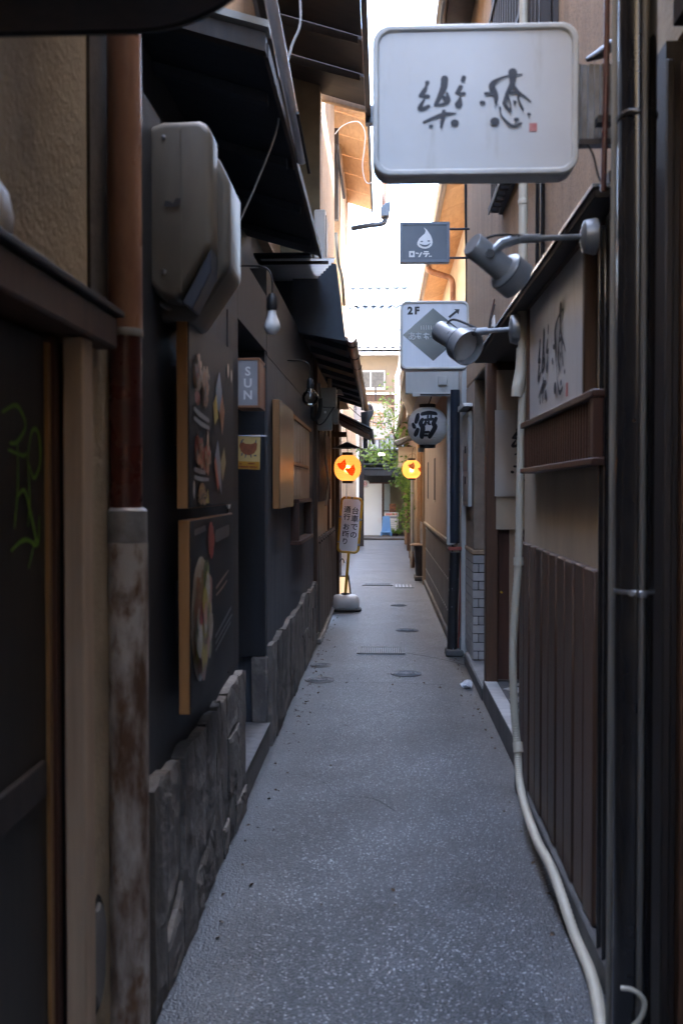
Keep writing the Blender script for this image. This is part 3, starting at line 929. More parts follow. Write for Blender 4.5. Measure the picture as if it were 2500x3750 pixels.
p_br, p_dk = mk('print_brown', C(.13, .06, .03), C(.22, .12, .06), 50), mk('print_char', C(.03, .018, .012), C(.08, .04, .025), 60)
for (cy, cz_, ry, rz, sd, ms) in ((3.17, 1.87, .065, .06, 1, (p_tan, p_br, p_red, p_dk)), (3.31, 1.85, .06, .07, 2, (p_tan, p_br, p_or, p_dk)), (3.20, 1.62, .075, .055, 3, (p_red, p_br, p_dk, p_pk)), (3.34, 1.61, .05, .055, 4, (p_red, p_wh, p_dk, p_br)), (3.24, 1.485, .09, .035, 5, (p_tan, p_br, p_ye, p_dk))):
    dish(f1, cy, cz_, ry, rz, ms, 34, sd)
b2, f2 = board('menu_board', 3.06, 3.95, .80, 1.405, m_menu, 'lower dark menu board showing a white bowl of noodles in a honey wood frame', 'menu board')
prints(f2, [
    ('bowl_print', 'blob', p_wh, (3.22, 1.09, .155, .19)), ('noodle_print', 'blob', p_pk, (3.21, 1.02, .12, .09)), ('egg_print', 'blob', p_ye, (3.25, 1.19, .05, .03)),
    ('topping_print', 'blob', p_red, (3.22, 1.11, .055, .035)), ('leaf_print', 'blob', p_gr, (3.14, 1.07, .035, .07)), ('leaf_print', 'blob', p_gr, (3.31, 1.15, .022, .03)), ('meat_print', 'blob', p_tan, (3.28, .98, .05, .06)),
    ('noodle_print', 'blob', p_wh, (3.20, .96, .035, .05)),
    ('red_stamp', 'blob', p_red, (3.42, 1.325, .062, .062)),
    ('caption_print', 'strokes', p_tan, [[(3.52, 1.15, .010), (3.62, 1.165, .012), (3.80, 1.19, .008)], [(3.52, 1.125, .008), (3.66, 1.14, .010), (3.76, 1.155, .008)]]),
    ('caption_print', 'strokes', mk('print_grey', C(.05, .05, .055)), [[(3.12, 1.365, .02), (3.3, 1.372, .02)], [(3.52, 1.335, .045), (3.8, 1.345, .045)], [(3.50, .98, .012), (3.62, 1.0, .014), (3.86, 1.04, .012)], [(3.50, .955, .010), (3.66, .98, .012), (3.88, 1.01, .010)], [(3.50, .93, .010), (3.62, .95, .012), (3.84, .985, .010)]])])
dish(f2, 3.22, 1.08, .145, .185, (p_pk, p_tan, p_wh, p_gr, p_ye, p_or, p_red, p_br), 110, 9, p_wh)
# small notices by the doorway
for (y0, y1, za, zb, m, nm, lab) in ((4.22, 4.34, 1.418, 1.575, m_whiteplastic, 'round', 'white oval sticker on the strip beside the dark doorway'),
                                   (4.23, 4.35, 1.245, 1.40, p_pk, 'strip', 'pink strip notice below the white oval sticker'),
                                   (4.24, 4.38, 1.10, 1.225, mk('print_rose', C(.24, .09, .08), C(.3, .2, .17), 25), 'strip', 'rose printed notice lowest beside the doorway')):
    if nm == 'round':
        pts = [((y0 + y1) / 2 + (y1 - y0) / 2 * math.cos(2 * math.pi * k / 24), (za + zb) / 2 + (zb - za) / 2 * math.sin(2 * math.pi * k / 24)) for k in range(24)]
    else:
        pts = [(y0, za), (y1, za), (y1, zb), (y0, zb)]
    tag(obj('sticker' if nm == 'round' else 'notice', MB().prism(pts, 'x', -.6705, -.664), m), lab, 'sticker' if nm == 'round' else 'notice')

# ---- SUN lamp box
sb = thing('box_lamp', (-.64, 4.8, 1.88), 'wood framed white box lamp reading SUN at the dark doorway', 'lamp')
x0, x1, z0, z1 = -0.698, -0.583, 1.889, 2.124
fw = .011
m_lampwood = mat('red_cedar', C(.30, .135, .065), C(.24, .105, .05), scale=8, rough=.5)
for (xa, xb, za, zb) in ((x0, x1, z0, z0 + fw), (x0, x1, z1 - fw, z1)):
    obj('frame_rail', MB().box(xa, xb, 4.70, 4.91, za, zb), m_lampwood, sb, bevel=.001)
for xa in (x0, x1 - fw):
    for ya in (4.70, 4.91 - fw):
        obj('frame_post', MB().box(xa, xa + fw, ya, ya + fw, z0 + fw, z1 - fw), m_lampwood, sb, bevel=.001)
obj('side_panel', MB().box(x1 - .008, x1 - .003, 4.712, 4.898, z0 + fw, z1 - fw), m_lampwood, sb)
pn = obj('paper_panel', MB().box(x0 + fw, x1 - fw, 4.704, 4.708, z0 + fw, z1 - fw), mat('grey_lamp_paper', C(.36, .36, .37), rough=.5), sb)
g = MB(); fr = Frame(((x0 + x1) / 2, 4.7035, 0), (1, 0, 0), (0, 0, 1))
for i, ch in enumerate('SUN'):
    text_on(g, fr, ch, 0, z1 - .065 - i * .056, .058, .0015)
obj('lettering', g, m_white, pn)
obj('arm', MB().tube([(x1, 4.88, z1 - .02), (-.66, 5.2, z1 - .02)], .005, 8), m_silver, sb)

# ---- chicken flag
fl = thing('hanging_flag', (-.64, 4.8, 1.6), 'small yellow flag with a brown hen hanging from a rod in the doorway', 'flag')
x0, x1, z0, z1 = -0.710, -0.593, 1.597, 1.765
cl = obj('cloth', MB().prism([(x0 - .004, z0 + .006), (x1 - .004, z0), (x1, z1), (x0, z1)], 'y', 4.80, 4.803), m_yellowflag, fl)
obj('rod', MB().tube([(x0 - .02, 4.8, z1 - .002), (x1 + .03, 4.8, z1 - .006)], .0035, 8), m_silver, fl)
cx, cz_ = (x0 + x1) / 2, (z0 + z1) / 2 + .018
g = MB(); fr = Frame((cx, 4.7995, cz_), (1, 0, 0), (0, 0, 1))
poly_on(g, fr, [(-.044, .012), (-.040, .028), (-.026, .032), (-.014, .024), (.012, .022), (.026, .026), (.036, .034), (.043, .022), (.040, -.004), (.028, -.022), (.006, -.032), (-.018, -.028), (-.036, -.012)])
obj('hen_print', g, m_hen, cl)
g = MB(); fr = Frame((cx, 4.799, cz_), (1, 0, 0), (0, 0, 1))
for s in ([(-.034, .03, .008), (-.028, .042, .006), (-.022, .044, .004)], [(.036, .03, .006), (.038, .042, .004)], [(-.012, -.03, .006), (-.016, -.042, .004)], [(.012, -.03, .006), (.014, -.042, .004)], [(-.03, -.024, .008), (-.034, -.034, .004)], [(.028, -.034, .004), (.036, -.034, .008)]):
    stroke_on(g, fr, s)
obj('hen_feet_print', g, m_bluegrey, cl)
g = MB(); fr = Frame((cx, 4.7988, z0 + .022), (1, 0, 0), (0, 0, 1))
poly_on(g, fr, [(-.054, -.016), (.052, -.02), (.053, .016), (-.053, .02)])
obj('orange_band', g, mk('print_amber', C(.55, .26, .03)), cl)
g = MB(); fr = Frame((cx, 4.7982, z0 + .022), (1, 0, 0), (0, 0, 1))
for s in ([(-.04, .008, .006), (-.034, .006, .006)], [(.0, .008, .006), (.016, .008, .008), (.028, .007, .006)], [(-.044, -.006, .006), (-.02, -.008, .008), (.0, -.008, .006)], [(.008, -.008, .006), (.04, -.01, .007)]):
    stroke_on(g, fr, s)
obj('flag_lettering', g, m_hen, cl)

# ---- bulbs
def bulb(name, c, r, clear, label):
    t = thing(name, c, label, 'bulb')
    x, y, z = c
    if clear:
        pr = [(r * math.sin(R(a)), -r * math.cos(R(a))) for a in range(2, 150, 12)]
        pr += [(r * .36, r * 1.12)]
        obj('glass', MB().lathe(pr, T(x, y, z), 24, False), m_bulbglass, t, smooth=True)
        obj('filament_stem', MB().tube([(x, y, z - .01), (x, y, z + r * 1.1)], .004, 8), m_chrome, t)
    else:
        obj('glass', MB().lathe([(.001, -r), (r * .5, -r * .88), (r * .86, -r * .5), (r, 0), (r * .86, r * .5), (r * .62, r * 1.1), (r * .5, r * 1.5), (r * .46, r * 2.0)], T(x, y, z), 24, False), m_opal, t, smooth=True)
    top = z + (r * 1.05 if clear else r * 1.9)
    obj('socket', MB().lathe([(.020, 0), (.024, .01), (.024, .055), (.015, .075)], T(x, y, top), 16), m_cable, t, smooth=True)
    obj('cord', MB().tube(catmull([(x, y, top + .07), (x - .004, y, top + .16), (x - .05, y + .01, top + .20), (-.68, y + .02, top + .205)]), .004, 8), m_cable, t)
    return t
bulb('light_bulb', (-0.502, 4.500, 2.238), .038, False, 'opal light bulb hanging under the left eave above the SUN lamp')
bulb('globe_bulb', (-0.514, 7.000, 2.146), .058, True, 'clear glass globe bulb hanging before the grey meter boxes')

# ---- brown panel board and slat notice board on the slate wall
b3, f3 = board('panel_board', 6.0, 6.92, 1.385, 2.045, m_menu2, 'plain glossy brown panel in a honey wood frame on the slate wall', 'board', x0=-.668, x1=-.628)
nb = thing('notice_board', (-.65, 7.7, 1.43), 'pale wooden notice board with upright slats on the slate wall', 'notice board')
m_palebd = mat('pale_board', C(.46, .36, .26), C(.38, .29, .20), scale=5, stretch=(4, 4, .5), rough=.5)
obj('backing', MB().box(-.689, -.640, 6.96, 8.62, 1.43, 2.03), m_palebd, nb, bevel=.003)
obj('rail_top', MB().box(-.6395, -.622, 6.96, 8.62, 2.00, 2.03), m_paleframe, nb, bevel=.002)
for k in range(5):
    y = 7.0 + k * .26
    obj('slat', MB().box(-.6395, -.628, y, y + .235, 1.70, 1.99), m_palebd, nb, bevel=.002)
for k in range(3):
    y = 7.02 + k * .24
    obj('slat', MB().box(-.6395, -.630, y, y + .21, 1.45, 1.67), m_palebd, nb, bevel=.002)
obj('mid_rail', MB().box(-.6395, -.624, 6.98, 8.3, 1.672, 1.698), m_paleframe, nb, bevel=.002)
# niche window
nw = thing('niche_window', (-.65, 7.9, 1.1), 'small dark red framed niche below the pale notice board', 'window')
obj('frame_top', MB().box(-.689, -.615, 7.26, 8.52, 1.40, 1.43), m_redwood, nw, bevel=.003)
obj('sill', MB().box(-.689, -.60, 7.24, 8.55, 1.095, 1.125), m_redwood, nw, bevel=.003)
for y in (7.26, 8.49):
    obj('frame_side', MB().box(-.689, -.615, y, y + .03, 1.126, 1.399), m_redwood, nw)
obj('pane', MB().box(-.689, -.685, 7.291, 8.489, 1.126, 1.399), mat('dark_red_recess', C(.03, .008, .008), rough=.4), nw)

# ---- middle left: bamboo skirt, lattice, posts
ml = thing('timber_house', (-.85, 11.5, 0), 'brown timber house behind the bamboo skirt on the left', 'house')
obj('wall', MB().box(-1.0, -.68, 9.63, 13.3, 0, 2.78), m_greyplaster, ml)
obj('kerb', MB().box(-.68, -.60, 9.63, 13.2, 0, .05), m_concrete, ml, bevel=.008)
obj('kerb_step', MB().box(-.68, -.635, 9.63, 13.2, .051, .10), m_concrete, ml, bevel=.006)
for (y, x, w) in ((9.64, -.64, .09), (12.1, -.655, .10), (13.1, -.64, .12), (13.6, -.60, .14)):
    obj('post', MB().box(x - .06, x, y, y + w, .1 if y < 13 else 0, 2.76), m_brownwood, ml, bevel=.006)
obj('door_panel', MB().box(-.72, -.69, 13.75, 16.5, 0, 2.7), m_darkwood, ml)
obj('side_wall', MB().box(-1.0, -.725, 13.31, 17.0, 0, 2.78), m_darkwood, ml)
sk = thing('bamboo_skirt', (-.66, 11.3, .1), 'grey split bamboo skirt fence low on the left wall', 'fence')
m_bamboo = mat('weathered_bamboo', C(.17, .145, .125), C(.11, .095, .085), scale=8, stretch=(4, 4, .4), rough=.6, rnd=.3)
bme = mesh_of('bamboo_cane', MB().tube([(0, 0, 0), (-.006, 0, .45), (-.022, 0, .90)], .017, 8), 0, True)
bme.materials.append(m_bamboo)
n = 92
for k in range(n):
    y = 9.76 + k * .0362
    if 12.08 < y < 12.22: continue
    inst('bamboo_cane', bme, (-.628 + .004 * math.sin(k * 2.3), y, .102), sk, scale=(1, 1, 1 + .02 * math.sin(k * 1.7)))
obj('rail', MB().box(-.660, -.648, 9.75, 13.05, .80, .83), m_darkwood, sk)
for k in range(9):
    y = 9.8 + k * .37
    obj('tie_knot', MB().lathe([(.0, 0), (.014, .006), (.014, .02), (.0, .026)], T(-.632, y, .965), 8, False), m_cable, sk)
lw = thing('lattice_window', (-.65, 10.4, 1.38), 'brown wooden lattice window behind the meter boxes', 'window')
obj('frame', MB().box(-.679, -.655, 9.78, 11.95, 1.38, 2.12), m_darkwood, lw)
lme = mesh_of('bar', MB().box(-.012, .012, -.018, .018, 0, .72), .003)
lme.materials.append(m_redwood)
for k in range(18):
    inst('bar', lme, (-.64, 9.86 + k * .12, 1.39), lw)
wb = obj('wavy_strip', MB().tube(catmull([(-.60, 10.3, 2.12), (-.597, 10.33, 1.85), (-.575, 10.38, 1.62), (-.57, 10.4, 1.55), (-.60, 10.4, 1.33)]), [.014] * 32 + [.017], 6), m_beigewood)
tag(wb, 'bent weathered wood strip hanging below the meter boxes', 'wood strip')

# meter boxes
mt = thing('meter_boxes', (-.52, 9.4, 2.1), 'cluster of grey meter boxes with cables under the left eave', 'meter box')
def uv(u, v, y=9.4): return None
x = lambda a: a
obj('upper_box', MB().box(-0.588, -0.444, 9.40, 9.60, 2.280, 2.465), m_meterback, mt, bevel=.012, seg=2)
obj('lower_box', MB().box(-0.625, -0.485, 9.41, 9.58, 2.067, 2.276), m_meterback, mt, bevel=.012, seg=2)
obj('side_box', MB().box(-0.481, -0.427, 9.44, 9.62, 2.129, 2.272), m_meterbox, mt, bevel=.014, seg=2)
obj('dial', MB().box(-0.559, -0.538, 9.395, 9.41, 2.223, 2.244), m_white, mt)
obj('conduit', MB().tube([(-0.611, 9.500, 2.517), (-0.611, 9.500, 2.310)], .014, 8), m_meterbox, mt, smooth=True)
obj('conduit', MB().tube([(-0.511, 9.500, 2.558), (-0.511, 9.500, 2.463)], .020, 8), m_beigewood, mt, smooth=True)
obj('cable', MB().tube(catmull([(-0.463, 9.370, 2.278), (-0.504, 9.370, 2.217), (-0.553, 9.370, 2.143), (-0.602, 9.370, 2.111), (-0.627, 9.370, 2.143), (-0.635, 9.370, 2.217)]), .006, 6), m_cable, mt)
obj('flex_hose', MB().tube(catmull([(-0.590, 9.300, 2.353), (-0.590, 9.300, 2.272), (-0.610, 9.300, 2.191), (-0.643, 9.300, 2.163), (-0.667, 9.300, 2.191), (-0.667, 9.300, 2.273)]), .020, 8), m_cable, mt, smooth=True)
obj('lamp_head', MB().prism([(-0.444, 2.403), (-0.427, 2.456), (-0.399, 2.444), (-0.374, 2.395), (-0.411, 2.403)], 'y', 9.42, 9.5), m_meterbox, mt, bevel=.004)

# small roof over the lantern
sr = thing('small_roof', (-.4, 12.2, 2.25), 'small copper edged board roof above the glowing left lantern', 'roof')
ra, rb = (-0.557, 11.800, 2.423), (-0.145, 11.800, 2.226)
def slope(z_off, th, xa=ra[0], xb=rb[0], za=ra[2], zb=rb[2]):
    return [(xa, za + z_off), (xb, zb + z_off), (xb, zb + z_off - th), (xa, za + z_off - th)]
obj('roof_sheet', MB().prism(slope(.012, .014), 'y', 11.76, 13.4), mat('verdigris_sheet', C(.16, .21, .25), C(.12, .15, .18), scale=8, rough=.35, metal=.3), sr)
for k in range(3):
    obj('board', MB().prism(slope(-.003 - .024 * k, .022, xa=ra[0], xb=rb[0] - .012 * k, za=ra[2], zb=rb[2]), 'y', 11.80 + .015 * k, 13.38), m_brownwood if k else m_darkwood, sr)
obj('end_board', MB().prism([(rb[0] - .005, rb[2] + .0), (rb[0] + .02, rb[2] - .01), (rb[0] + .02, rb[2] - .12), (rb[0] - .005, rb[2] - .11)], 'y', 11.78, 13.4), m_darkwood, sr)
obj('bracket', MB().box(-.64, -.46, 12.4, 12.46, 2.16, 2.22), m_darkwood, sr)

# ---- lanterns
def bird_on(mb, fr, cx, cy, s, flip=1):
    """little plover: round body, head at left with a beak, raised wing tip"""
    pts = [(-.50, .10), (-.42, .22), (-.28, .27), (-.14, .22), (.02, .30), (.22, .52), (.36, .62), (.38, .40), (.48, .14), (.46, -.16), (.34, -.36), (.30, -.52), (.14, -.46), (-.06, -.36), (-.24, -.20), (-.36, -.06), (-.42, .04)]
    poly_on(mb, fr, [(cx + a * s * flip, cy + b * s) for a, b in pts])

def lantern(name, c, r, h, mat_, label, ribs=20, power=0.0):
    t = thing(name, (c[0], c[1], c[2] - h / 2), label, 'lantern')
    x, y, z = c
    pr = []
    n = ribs * 2
    for i in range(n + 1):
        s = -1 + 2 * i / n
        prof = r * (1 - abs(s) ** 2.6 * (1 - .42)) if abs(s) < 1 else r * .42
        prof = r * max(.42, (1 - abs(s * .93) ** 2.4) ** .5)
        pr.append((prof + (.0045 if i % 2 else -.0015), s * h / 2))
    obj('paper_body', MB().lathe(pr, T(x, y, z), 40, False), mat_, t, smooth=True)
    rr = r * .42
    for (za, zb) in ((z + h / 2 - .002, z + h / 2 + .034), (z - h / 2 - .030, z - h / 2 + .004)):
        mb = MB()
        vs, fs = [], []
        for q in (rr, rr - .006):
            for zz in (za, zb):
                for k in range(32):
                    a = 2 * math.pi * k / 32
                    vs.append((x + q * math.cos(a), y + q * math.sin(a), zz))
        for k in range(32):
            j = (k + 1) % 32
            fs += [(k, j, 32 + j, 32 + k), (64 + k, 96 + k, 96 + j, 64 + j), (32 + k, 32 + j, 96 + j, 96 + k), (k, 64 + k, 64 + j, j)]
        obj('ring', mb.add(vs, fs), m_black_l, t, smooth=True)
    if power:
        ld = bpy.data.lights.new('lantern_light', 'POINT')
        ld.energy = power
        ld.color = (1.0, .58, .24)
        ld.shadow_soft_size = .035
        lo = bpy.data.objects.new('lantern_light', ld)
        COL.objects.link(lo)
        place(lo, (x, y, z - .01), t)
    return t

class Curved(Frame):
    """drawing surface on the lantern: a = angle offset in metres of arc, b = height"""
    def __init__(self, c, r, h, lift=.004):
        self.c, self.r, self.h, self.lift, self.k = Vector(c), r, h, lift, 0
    def at(self, a, b, hh=0.0):
        s = max(-1, min(1, b / (self.h / 2)))
        rad = self.r * max(.42, (1 - abs(s * .93) ** 2.4) ** .5) + self.lift + hh
        w = a / self.r
        return self.c + Vector((rad * math.sin(w), -rad * math.cos(w), b))

LP = (-0.427, 11.900, 1.760)
ll = lantern('paper_lantern', LP, .158, .305, m_lan, 'glowing amber lantern with red plovers on the left, larger of the two lit', 15, .11)
g = MB(); fc = Curved(LP, .158, .305)
bird_on(g, fc, -.070, .028, .125)
bird_on(g, fc, .036, -.034, .125)
obj('plover_print', g, m_bird, ll)
g = MB(); fc = Curved(LP, .158, .305, .0065)
for (cx, cy) in ((-.068, .028), (.038, -.034)):
    stroke_on(g, fc, [(cx + .012, cy - .026, .003), (cx + .026, cy - .012, .006), (cx + .030, cy + .010, .003)])
    disc_on(g, fc, (cx - .036, cy + .014), .005)
obj('plover_highlight', g, m_yellow, ll)
# lantern hat
hat = MB().lathe([(.178, .0), (.17, .004), (.02, .072), (.0, .075)], T(LP[0] - .005, LP[1], LP[2] + .235), 32, False)
obj('tin_hat', hat, m_navypipe, ll, smooth=True)
obj('hanging_wire', MB().tube([(LP[0], LP[1], LP[2] + .18), (LP[0], LP[1], LP[2] + .30), (LP[0] - .02, LP[1] + .05, 2.24)], .004, 6), m_cable, ll)
obj('tassel', MB().box(LP[0] - .02, LP[0] - .008, LP[1], LP[1] + .002, LP[2] - .36, LP[2] - .19), m_white, ll)

RP = (0.481, 17.000, 1.849)
rl = lantern('paper_lantern', RP, .158, .305, m_lan, 'glowing amber lantern torn at the bottom beside the maple on the right', 15, .11)
g = MB(); fc = Curved(RP, .158, .305)
bird_on(g, fc, -.01, .05, .12)
bird_on(g, fc, .15, .0, .10)
obj('plover_print', g, mat('faded_plover_print', C(.70, .16, .05), rough=.6), rl)
obj('hanging_wire', MB().tube([(RP[0], RP[1], RP[2] + .18), (RP[0] + .02, RP[1], RP[2] + .36)], .005, 6), m_cable, rl)
obj('hook', MB().tube(catmull([(RP[0] - .07, RP[1], RP[2] + .19), (RP[0] - .03, RP[1], RP[2] + .25), (RP[0] + .05, RP[1], RP[2] + .26), (RP[0] + .07, RP[1], RP[2] + .19)]), .004, 6), m_copper, rl)

SP = (0.421, 9.600, 2.110)
sl = lantern('sake_lantern', SP, .186, .355, m_lanternw, 'unlit white paper lantern with the bold black character for sake', 24)
g = MB(); fc = Curved(SP, .186, .355)
k_ = .0037
def sk_(pts): stroke_on(g, fc, [((a - 235) * .00074, (1030 - b) * .00074, w * .00074) for a, b, w in pts])
# strokes traced loosely in the lantern's own drawing units
for s in ([(150, 885, 52), (250, 872, 56), (348, 880, 50)], [(85, 900, 60), (88, 940, 66), (76, 985, 56)], [(28, 1015, 46), (48, 1045, 56), (62, 1056, 40)],
          [(100, 1085, 50), (75, 1125, 60), (42, 1155, 44)], [(160, 960, 46), (140, 1010, 56), (168, 1070, 62), (142, 1175, 62)],
          [(196, 965, 34), (290, 955, 40)], [(232, 912, 26), (228, 935, 24)], [(272, 908, 26), (268, 935, 24)],
          [(205, 995, 36), (190, 1025, 34)], [(240, 992, 30), (234, 1012, 26), (256, 1022, 24)], [(335, 945, 46), (300, 1010, 58), (318, 1060, 62), (258, 1172, 62)],
          [(190, 1122, 32), (238, 1118, 32)], [(180, 1162, 28), (216, 1162, 28)]):
    sk_(s)
obj('sake_character', g, m_ink, sl)
obj('hanging_cord', MB().tube(catmull([(SP[0] - .0, SP[1], SP[2] + .20), (SP[0] + .03, SP[1] - .01, SP[2] + .26), (SP[0] + .07, SP[1] - .05, SP[2] + .42)]), .005, 8), m_cable, sl)
obj('lamp_socket', MB().box(SP[0] - .09, SP[0] - .03, SP[1] + .02, SP[1] + .08, SP[2] - .245, SP[2] - .205), m_meterback, sl)

# ---- yellow standing sign, leaning a little
ys = thing('standing_sign', (-.47, 12.3, 0), 'yellow framed standing sign with Japanese lettering on a rounded ivory base', 'sign')
bx = -0.468
bs = MB()
for (w, d, z) in ((.40, .30, 0), (.405, .305, .02), (.40, .30, .032)):
    pass
obj('rubber_foot', MB().prism(round_rect(.40, .30, .09, 6, bx, 12.3), 'z', .004, .034), m_rubber, ys, bevel=.008)
wbm = MB(); lay = [(.0, .034, .012), (.0, .05, 0), (.0, .12, 0), (.0, .155, .006), (.0, .182, .022), (.0, .198, .05), (.0, .206, .09)]
vs, fs = [], []
for (_, z, ins) in lay:
    vs += [(a, b, z) for a, b in round_rect(.345 - 2 * ins, .25 - 2 * ins, max(.03, .10 - ins), 8, bx, 12.3)]
nn = len(vs) // len(lay)
for i in range(len(lay) - 1):
    fs += [(i * nn + k, i * nn + (k + 1) % nn, (i + 1) * nn + (k + 1) % nn, (i + 1) * nn + k) for k in range(nn)]
fs += [tuple(range(nn)), tuple((len(lay) - 1) * nn + k for k in range(nn))]
obj('water_base', wbm.add(vs, fs), m_base, ys, smooth=True)
obj('base_cap', MB().prism(round_rect(.11, .09, .04, 5, bx, 12.3), 'z', .200, .222), m_rubber, ys, bevel=.004)
p0, p1 = Vector((bx - .0, 12.3, .21)), Vector((bx + .042, 12.302, .738))
obj('pole', MB().tube([p0, p1], .018, 12), m_yellow, ys, smooth=True)
# panel tilted about Y
c = Vector((-0.411, 12.300, 1.064))
tilt = R(4.6)
ux, uz = Vector((math.cos(tilt), 0, -math.sin(tilt))), Vector((math.sin(tilt), 0, math.cos(tilt)))
W2, H2 = .252, .672
loop = [c + ux * a + uz * b for a, b in round_rect(W2, H2, .05, 6)]
loop.append(loop[0])
obj('frame', MB().tube(loop, .0155, 10, cap=False), m_yellow, ys, smooth=True)
fr = Frame(c - Vector((0, .004, 0)), ux, uz, 0.0)
pl = MB()
oo = [(a, b) for a, b in round_rect(W2 - .034, H2 - .034, .04, 6)]
vs = [fr.o + fr.u * a + fr.v * b for a, b in oo] + [fr.o + fr.u * a + fr.v * b + Vector((0, .008, 0)) for a, b in oo]
nn = len(oo)
pl.add(vs, [tuple(range(nn)), tuple(range(2 * nn - 1, nn - 1, -1))] + [(i, nn + i, nn + (i + 1) % nn, (i + 1) % nn) for i in range(nn)])
plate = obj('plate', pl, mat('bright_sign_plate', C(.84, .85, .87), C(.80, .81, .83), scale=4, rough=.4), ys)
fr = Frame(c - Vector((0, .0045, 0)), ux, uz, .001)
g = MB()
for i, ch in enumerate('台車での'):
    text_on(g, fr, ch, .052, .175 - i * .099, .092, .0015)
for i, ch in enumerate('通行'):
    text_on(g, fr, ch, -.046, .185 - i * .092, .086, .0015)
for i, ch in enumerate('お断り'):
    text_on(g, fr, ch, -.046, -.030 - i * .090, .086, .0015)
obj('lettering', g, m_ink, plate)
for (a, b) in ((0, H2 / 2), (-W2 / 2, .095), (W2 / 2, .075), (-W2 / 2, -.215), (W2 / 2, -.235)):
    q = c + ux * a + uz * b
    obj('clip', MB().box(q.x - .013, q.x + .013, q.y - .020, q.y + .012, q.z - .013, q.z + .013), m_chrome, ys, bevel=.003)

# lit low lamp box behind the sign
lb = thing('floor_lamp_box', (-.55, 13.9, 0), 'low slanted floor lamp box glowing behind the yellow sign', 'lamp')
bx2 = -0.567
m_glow = bpy.data.materials.new('glowing_paper')
m_glow.use_nodes = True
_b = m_glow.node_tree.nodes['Principled BSDF']
_b.inputs['Base Color'].default_value = C(.8, .6, .4)
_b.inputs['Emission Color'].default_value = C(1, .70, .42)
_b.inputs['Emission Strength'].default_value = .045
tp = [(bx2 - .085, .01), (bx2 + .115, .01), (bx2 + .085, .30), (bx2 - .06, .30)]
obj('paper_front', MB().prism(tp, 'y', 13.80, 13.81), m_glow, lb)
for (a, b) in ((0, 3), (1, 2), (3, 2), (0, 1)):
    p, q = tp[a], tp[b]
    obj('frame_bar', MB().tube([(p[0], 13.80, p[1]), (q[0], 13.80, q[1])], .011, 4), m_darkwood, lb)
for k in range(2):
    obj('frame_leg', MB().tube([(tp[k][0], 13.95, .0), (tp[3 - k][0], 13.83, .31)], .010, 4), m_darkwood, lb)
obj('handle', MB().tube(catmull([(bx2 - .04, 13.83, .31), (bx2 - .04, 13.83, .48), (bx2 + .0, 13.83, .54), (bx2 + .03, 13.83, .48)]), .006, 6), m_cable, lb)

# ---- upper left houses
m_evb = mat('sooty_eave_boards', C(.040, .028, .024), C(.022, .018, .018), scale=4, stretch=(1, 5, 1), rough=.6, rnd=.3)
m_olive = mat('olive_render', C(.17, .135, .085), C(.12, .095, .06), scale=4, rough=.9, bump=.002, bscale=120)
uh = thing('upper_townhouse', (-.9, 11, 2.8), 'tan upper storey with dark rafters and glowing soffit on the left', 'house')
obj('near_wall', MB().box(-1.6, -0.570, 9.0, 11.6, 3.35, 6.6), m_stucco_b, uh)
obj('olive_return_wall', MB().box(-1.6, -0.570 - .004, 8.985, 8.999, 3.35, 6.6), m_olive, uh)
obj('unseen_sky_block', MB().box(-9, -1.61, 8.91, 17.0, 0, 6.0), m_stucco_b, uh)  # unseen mass, added to close off side light
obj('recessed_wall', MB().box(-1.6, -.74, 11.61, 13.39, 3.3, 6.6), m_white, uh)
obj('far_wall', MB().box(-1.6, -.575, 13.4, 16.4, 2.82, 6.2), m_stucco_b, uh)
obj('grey_dado', MB().box(-.575, -.560, 13.5, 16.4, 2.82, 3.9), m_rough_b, uh)
obj('white_band', MB().box(-.735, -.700, 11.7, 13.3, 3.2, 5.0), m_white, uh)
# near eave with four deep boards
for k in range(4):
    y0 = 6.4 + k * .70
    obj('eave_board', MB().prism([(-1.1, 5.28), (-.17, 5.0), (-.17, 5.05), (-1.1, 5.33)], 'y', y0 + .03, y0 + .665), m_evb, uh)
    obj('rafter', MB().prism([(-1.1, 5.275), (-.20, 5.005), (-.20, 4.95), (-1.1, 5.20)], 'y', y0 - .025, y0 + .025), m_darkwood, uh)
obj('barge_board', MB().prism([(-1.1, 5.36), (-.15, 5.07), (-.15, 4.97), (-1.1, 5.22)], 'y', 9.20, 9.26), m_beigewood, uh)
obj('gutter_box', MB().box(-.165, -.12, 6.4, 9.3, 4.96, 5.06), m_evb, uh)
obj('gutter_end', MB().box(-.17, -.09, 9.30, 9.40, 4.90, 5.06), m_navypipe, uh)
# far soffit of broad boards
for k in range(8):
    y0 = 9.9 + k * .78
    obj('soffit_board', MB().prism([(-.9, 6.22), (-.20, 6.0), (-.20, 6.03), (-.9, 6.25)], 'y', y0, y0 + .765), m_soffit, uh)
obj('roof_edge', MB().box(-.20, -.165, 9.9, 16.2, 5.98, 6.06), m_navypipe, uh)
obj('corner_post', MB().box(-.60, -.55, 12.2, 12.30, 4.8, 5.9), m_darkwood, uh)
obj('rail_post', MB().tube([(-0.562, 11.900, 5.608), (-0.496, 12.600, 5.169)], .018, 6), m_darkwood, uh)
dp = thing('side_drain', (.0, 16, 4.5), 'grey drain pipe with an elbow crossing the sky gap on the left', 'pipe')
obj('drop_pipe', MB().tube([(0.009, 15.500, 6.373), (0.023, 15.500, 5.838)], .045, 12), m_copper, dp, smooth=True)
obj('elbow', MB().tube(catmull([(0.023, 15.500, 5.852), (0.023, 15.500, 5.671), (-0.031, 15.500, 5.612), (-0.239, 15.500, 5.587), (-0.502, 15.500, 5.543)]), .040, 12), m_navypipe, dp, smooth=True)
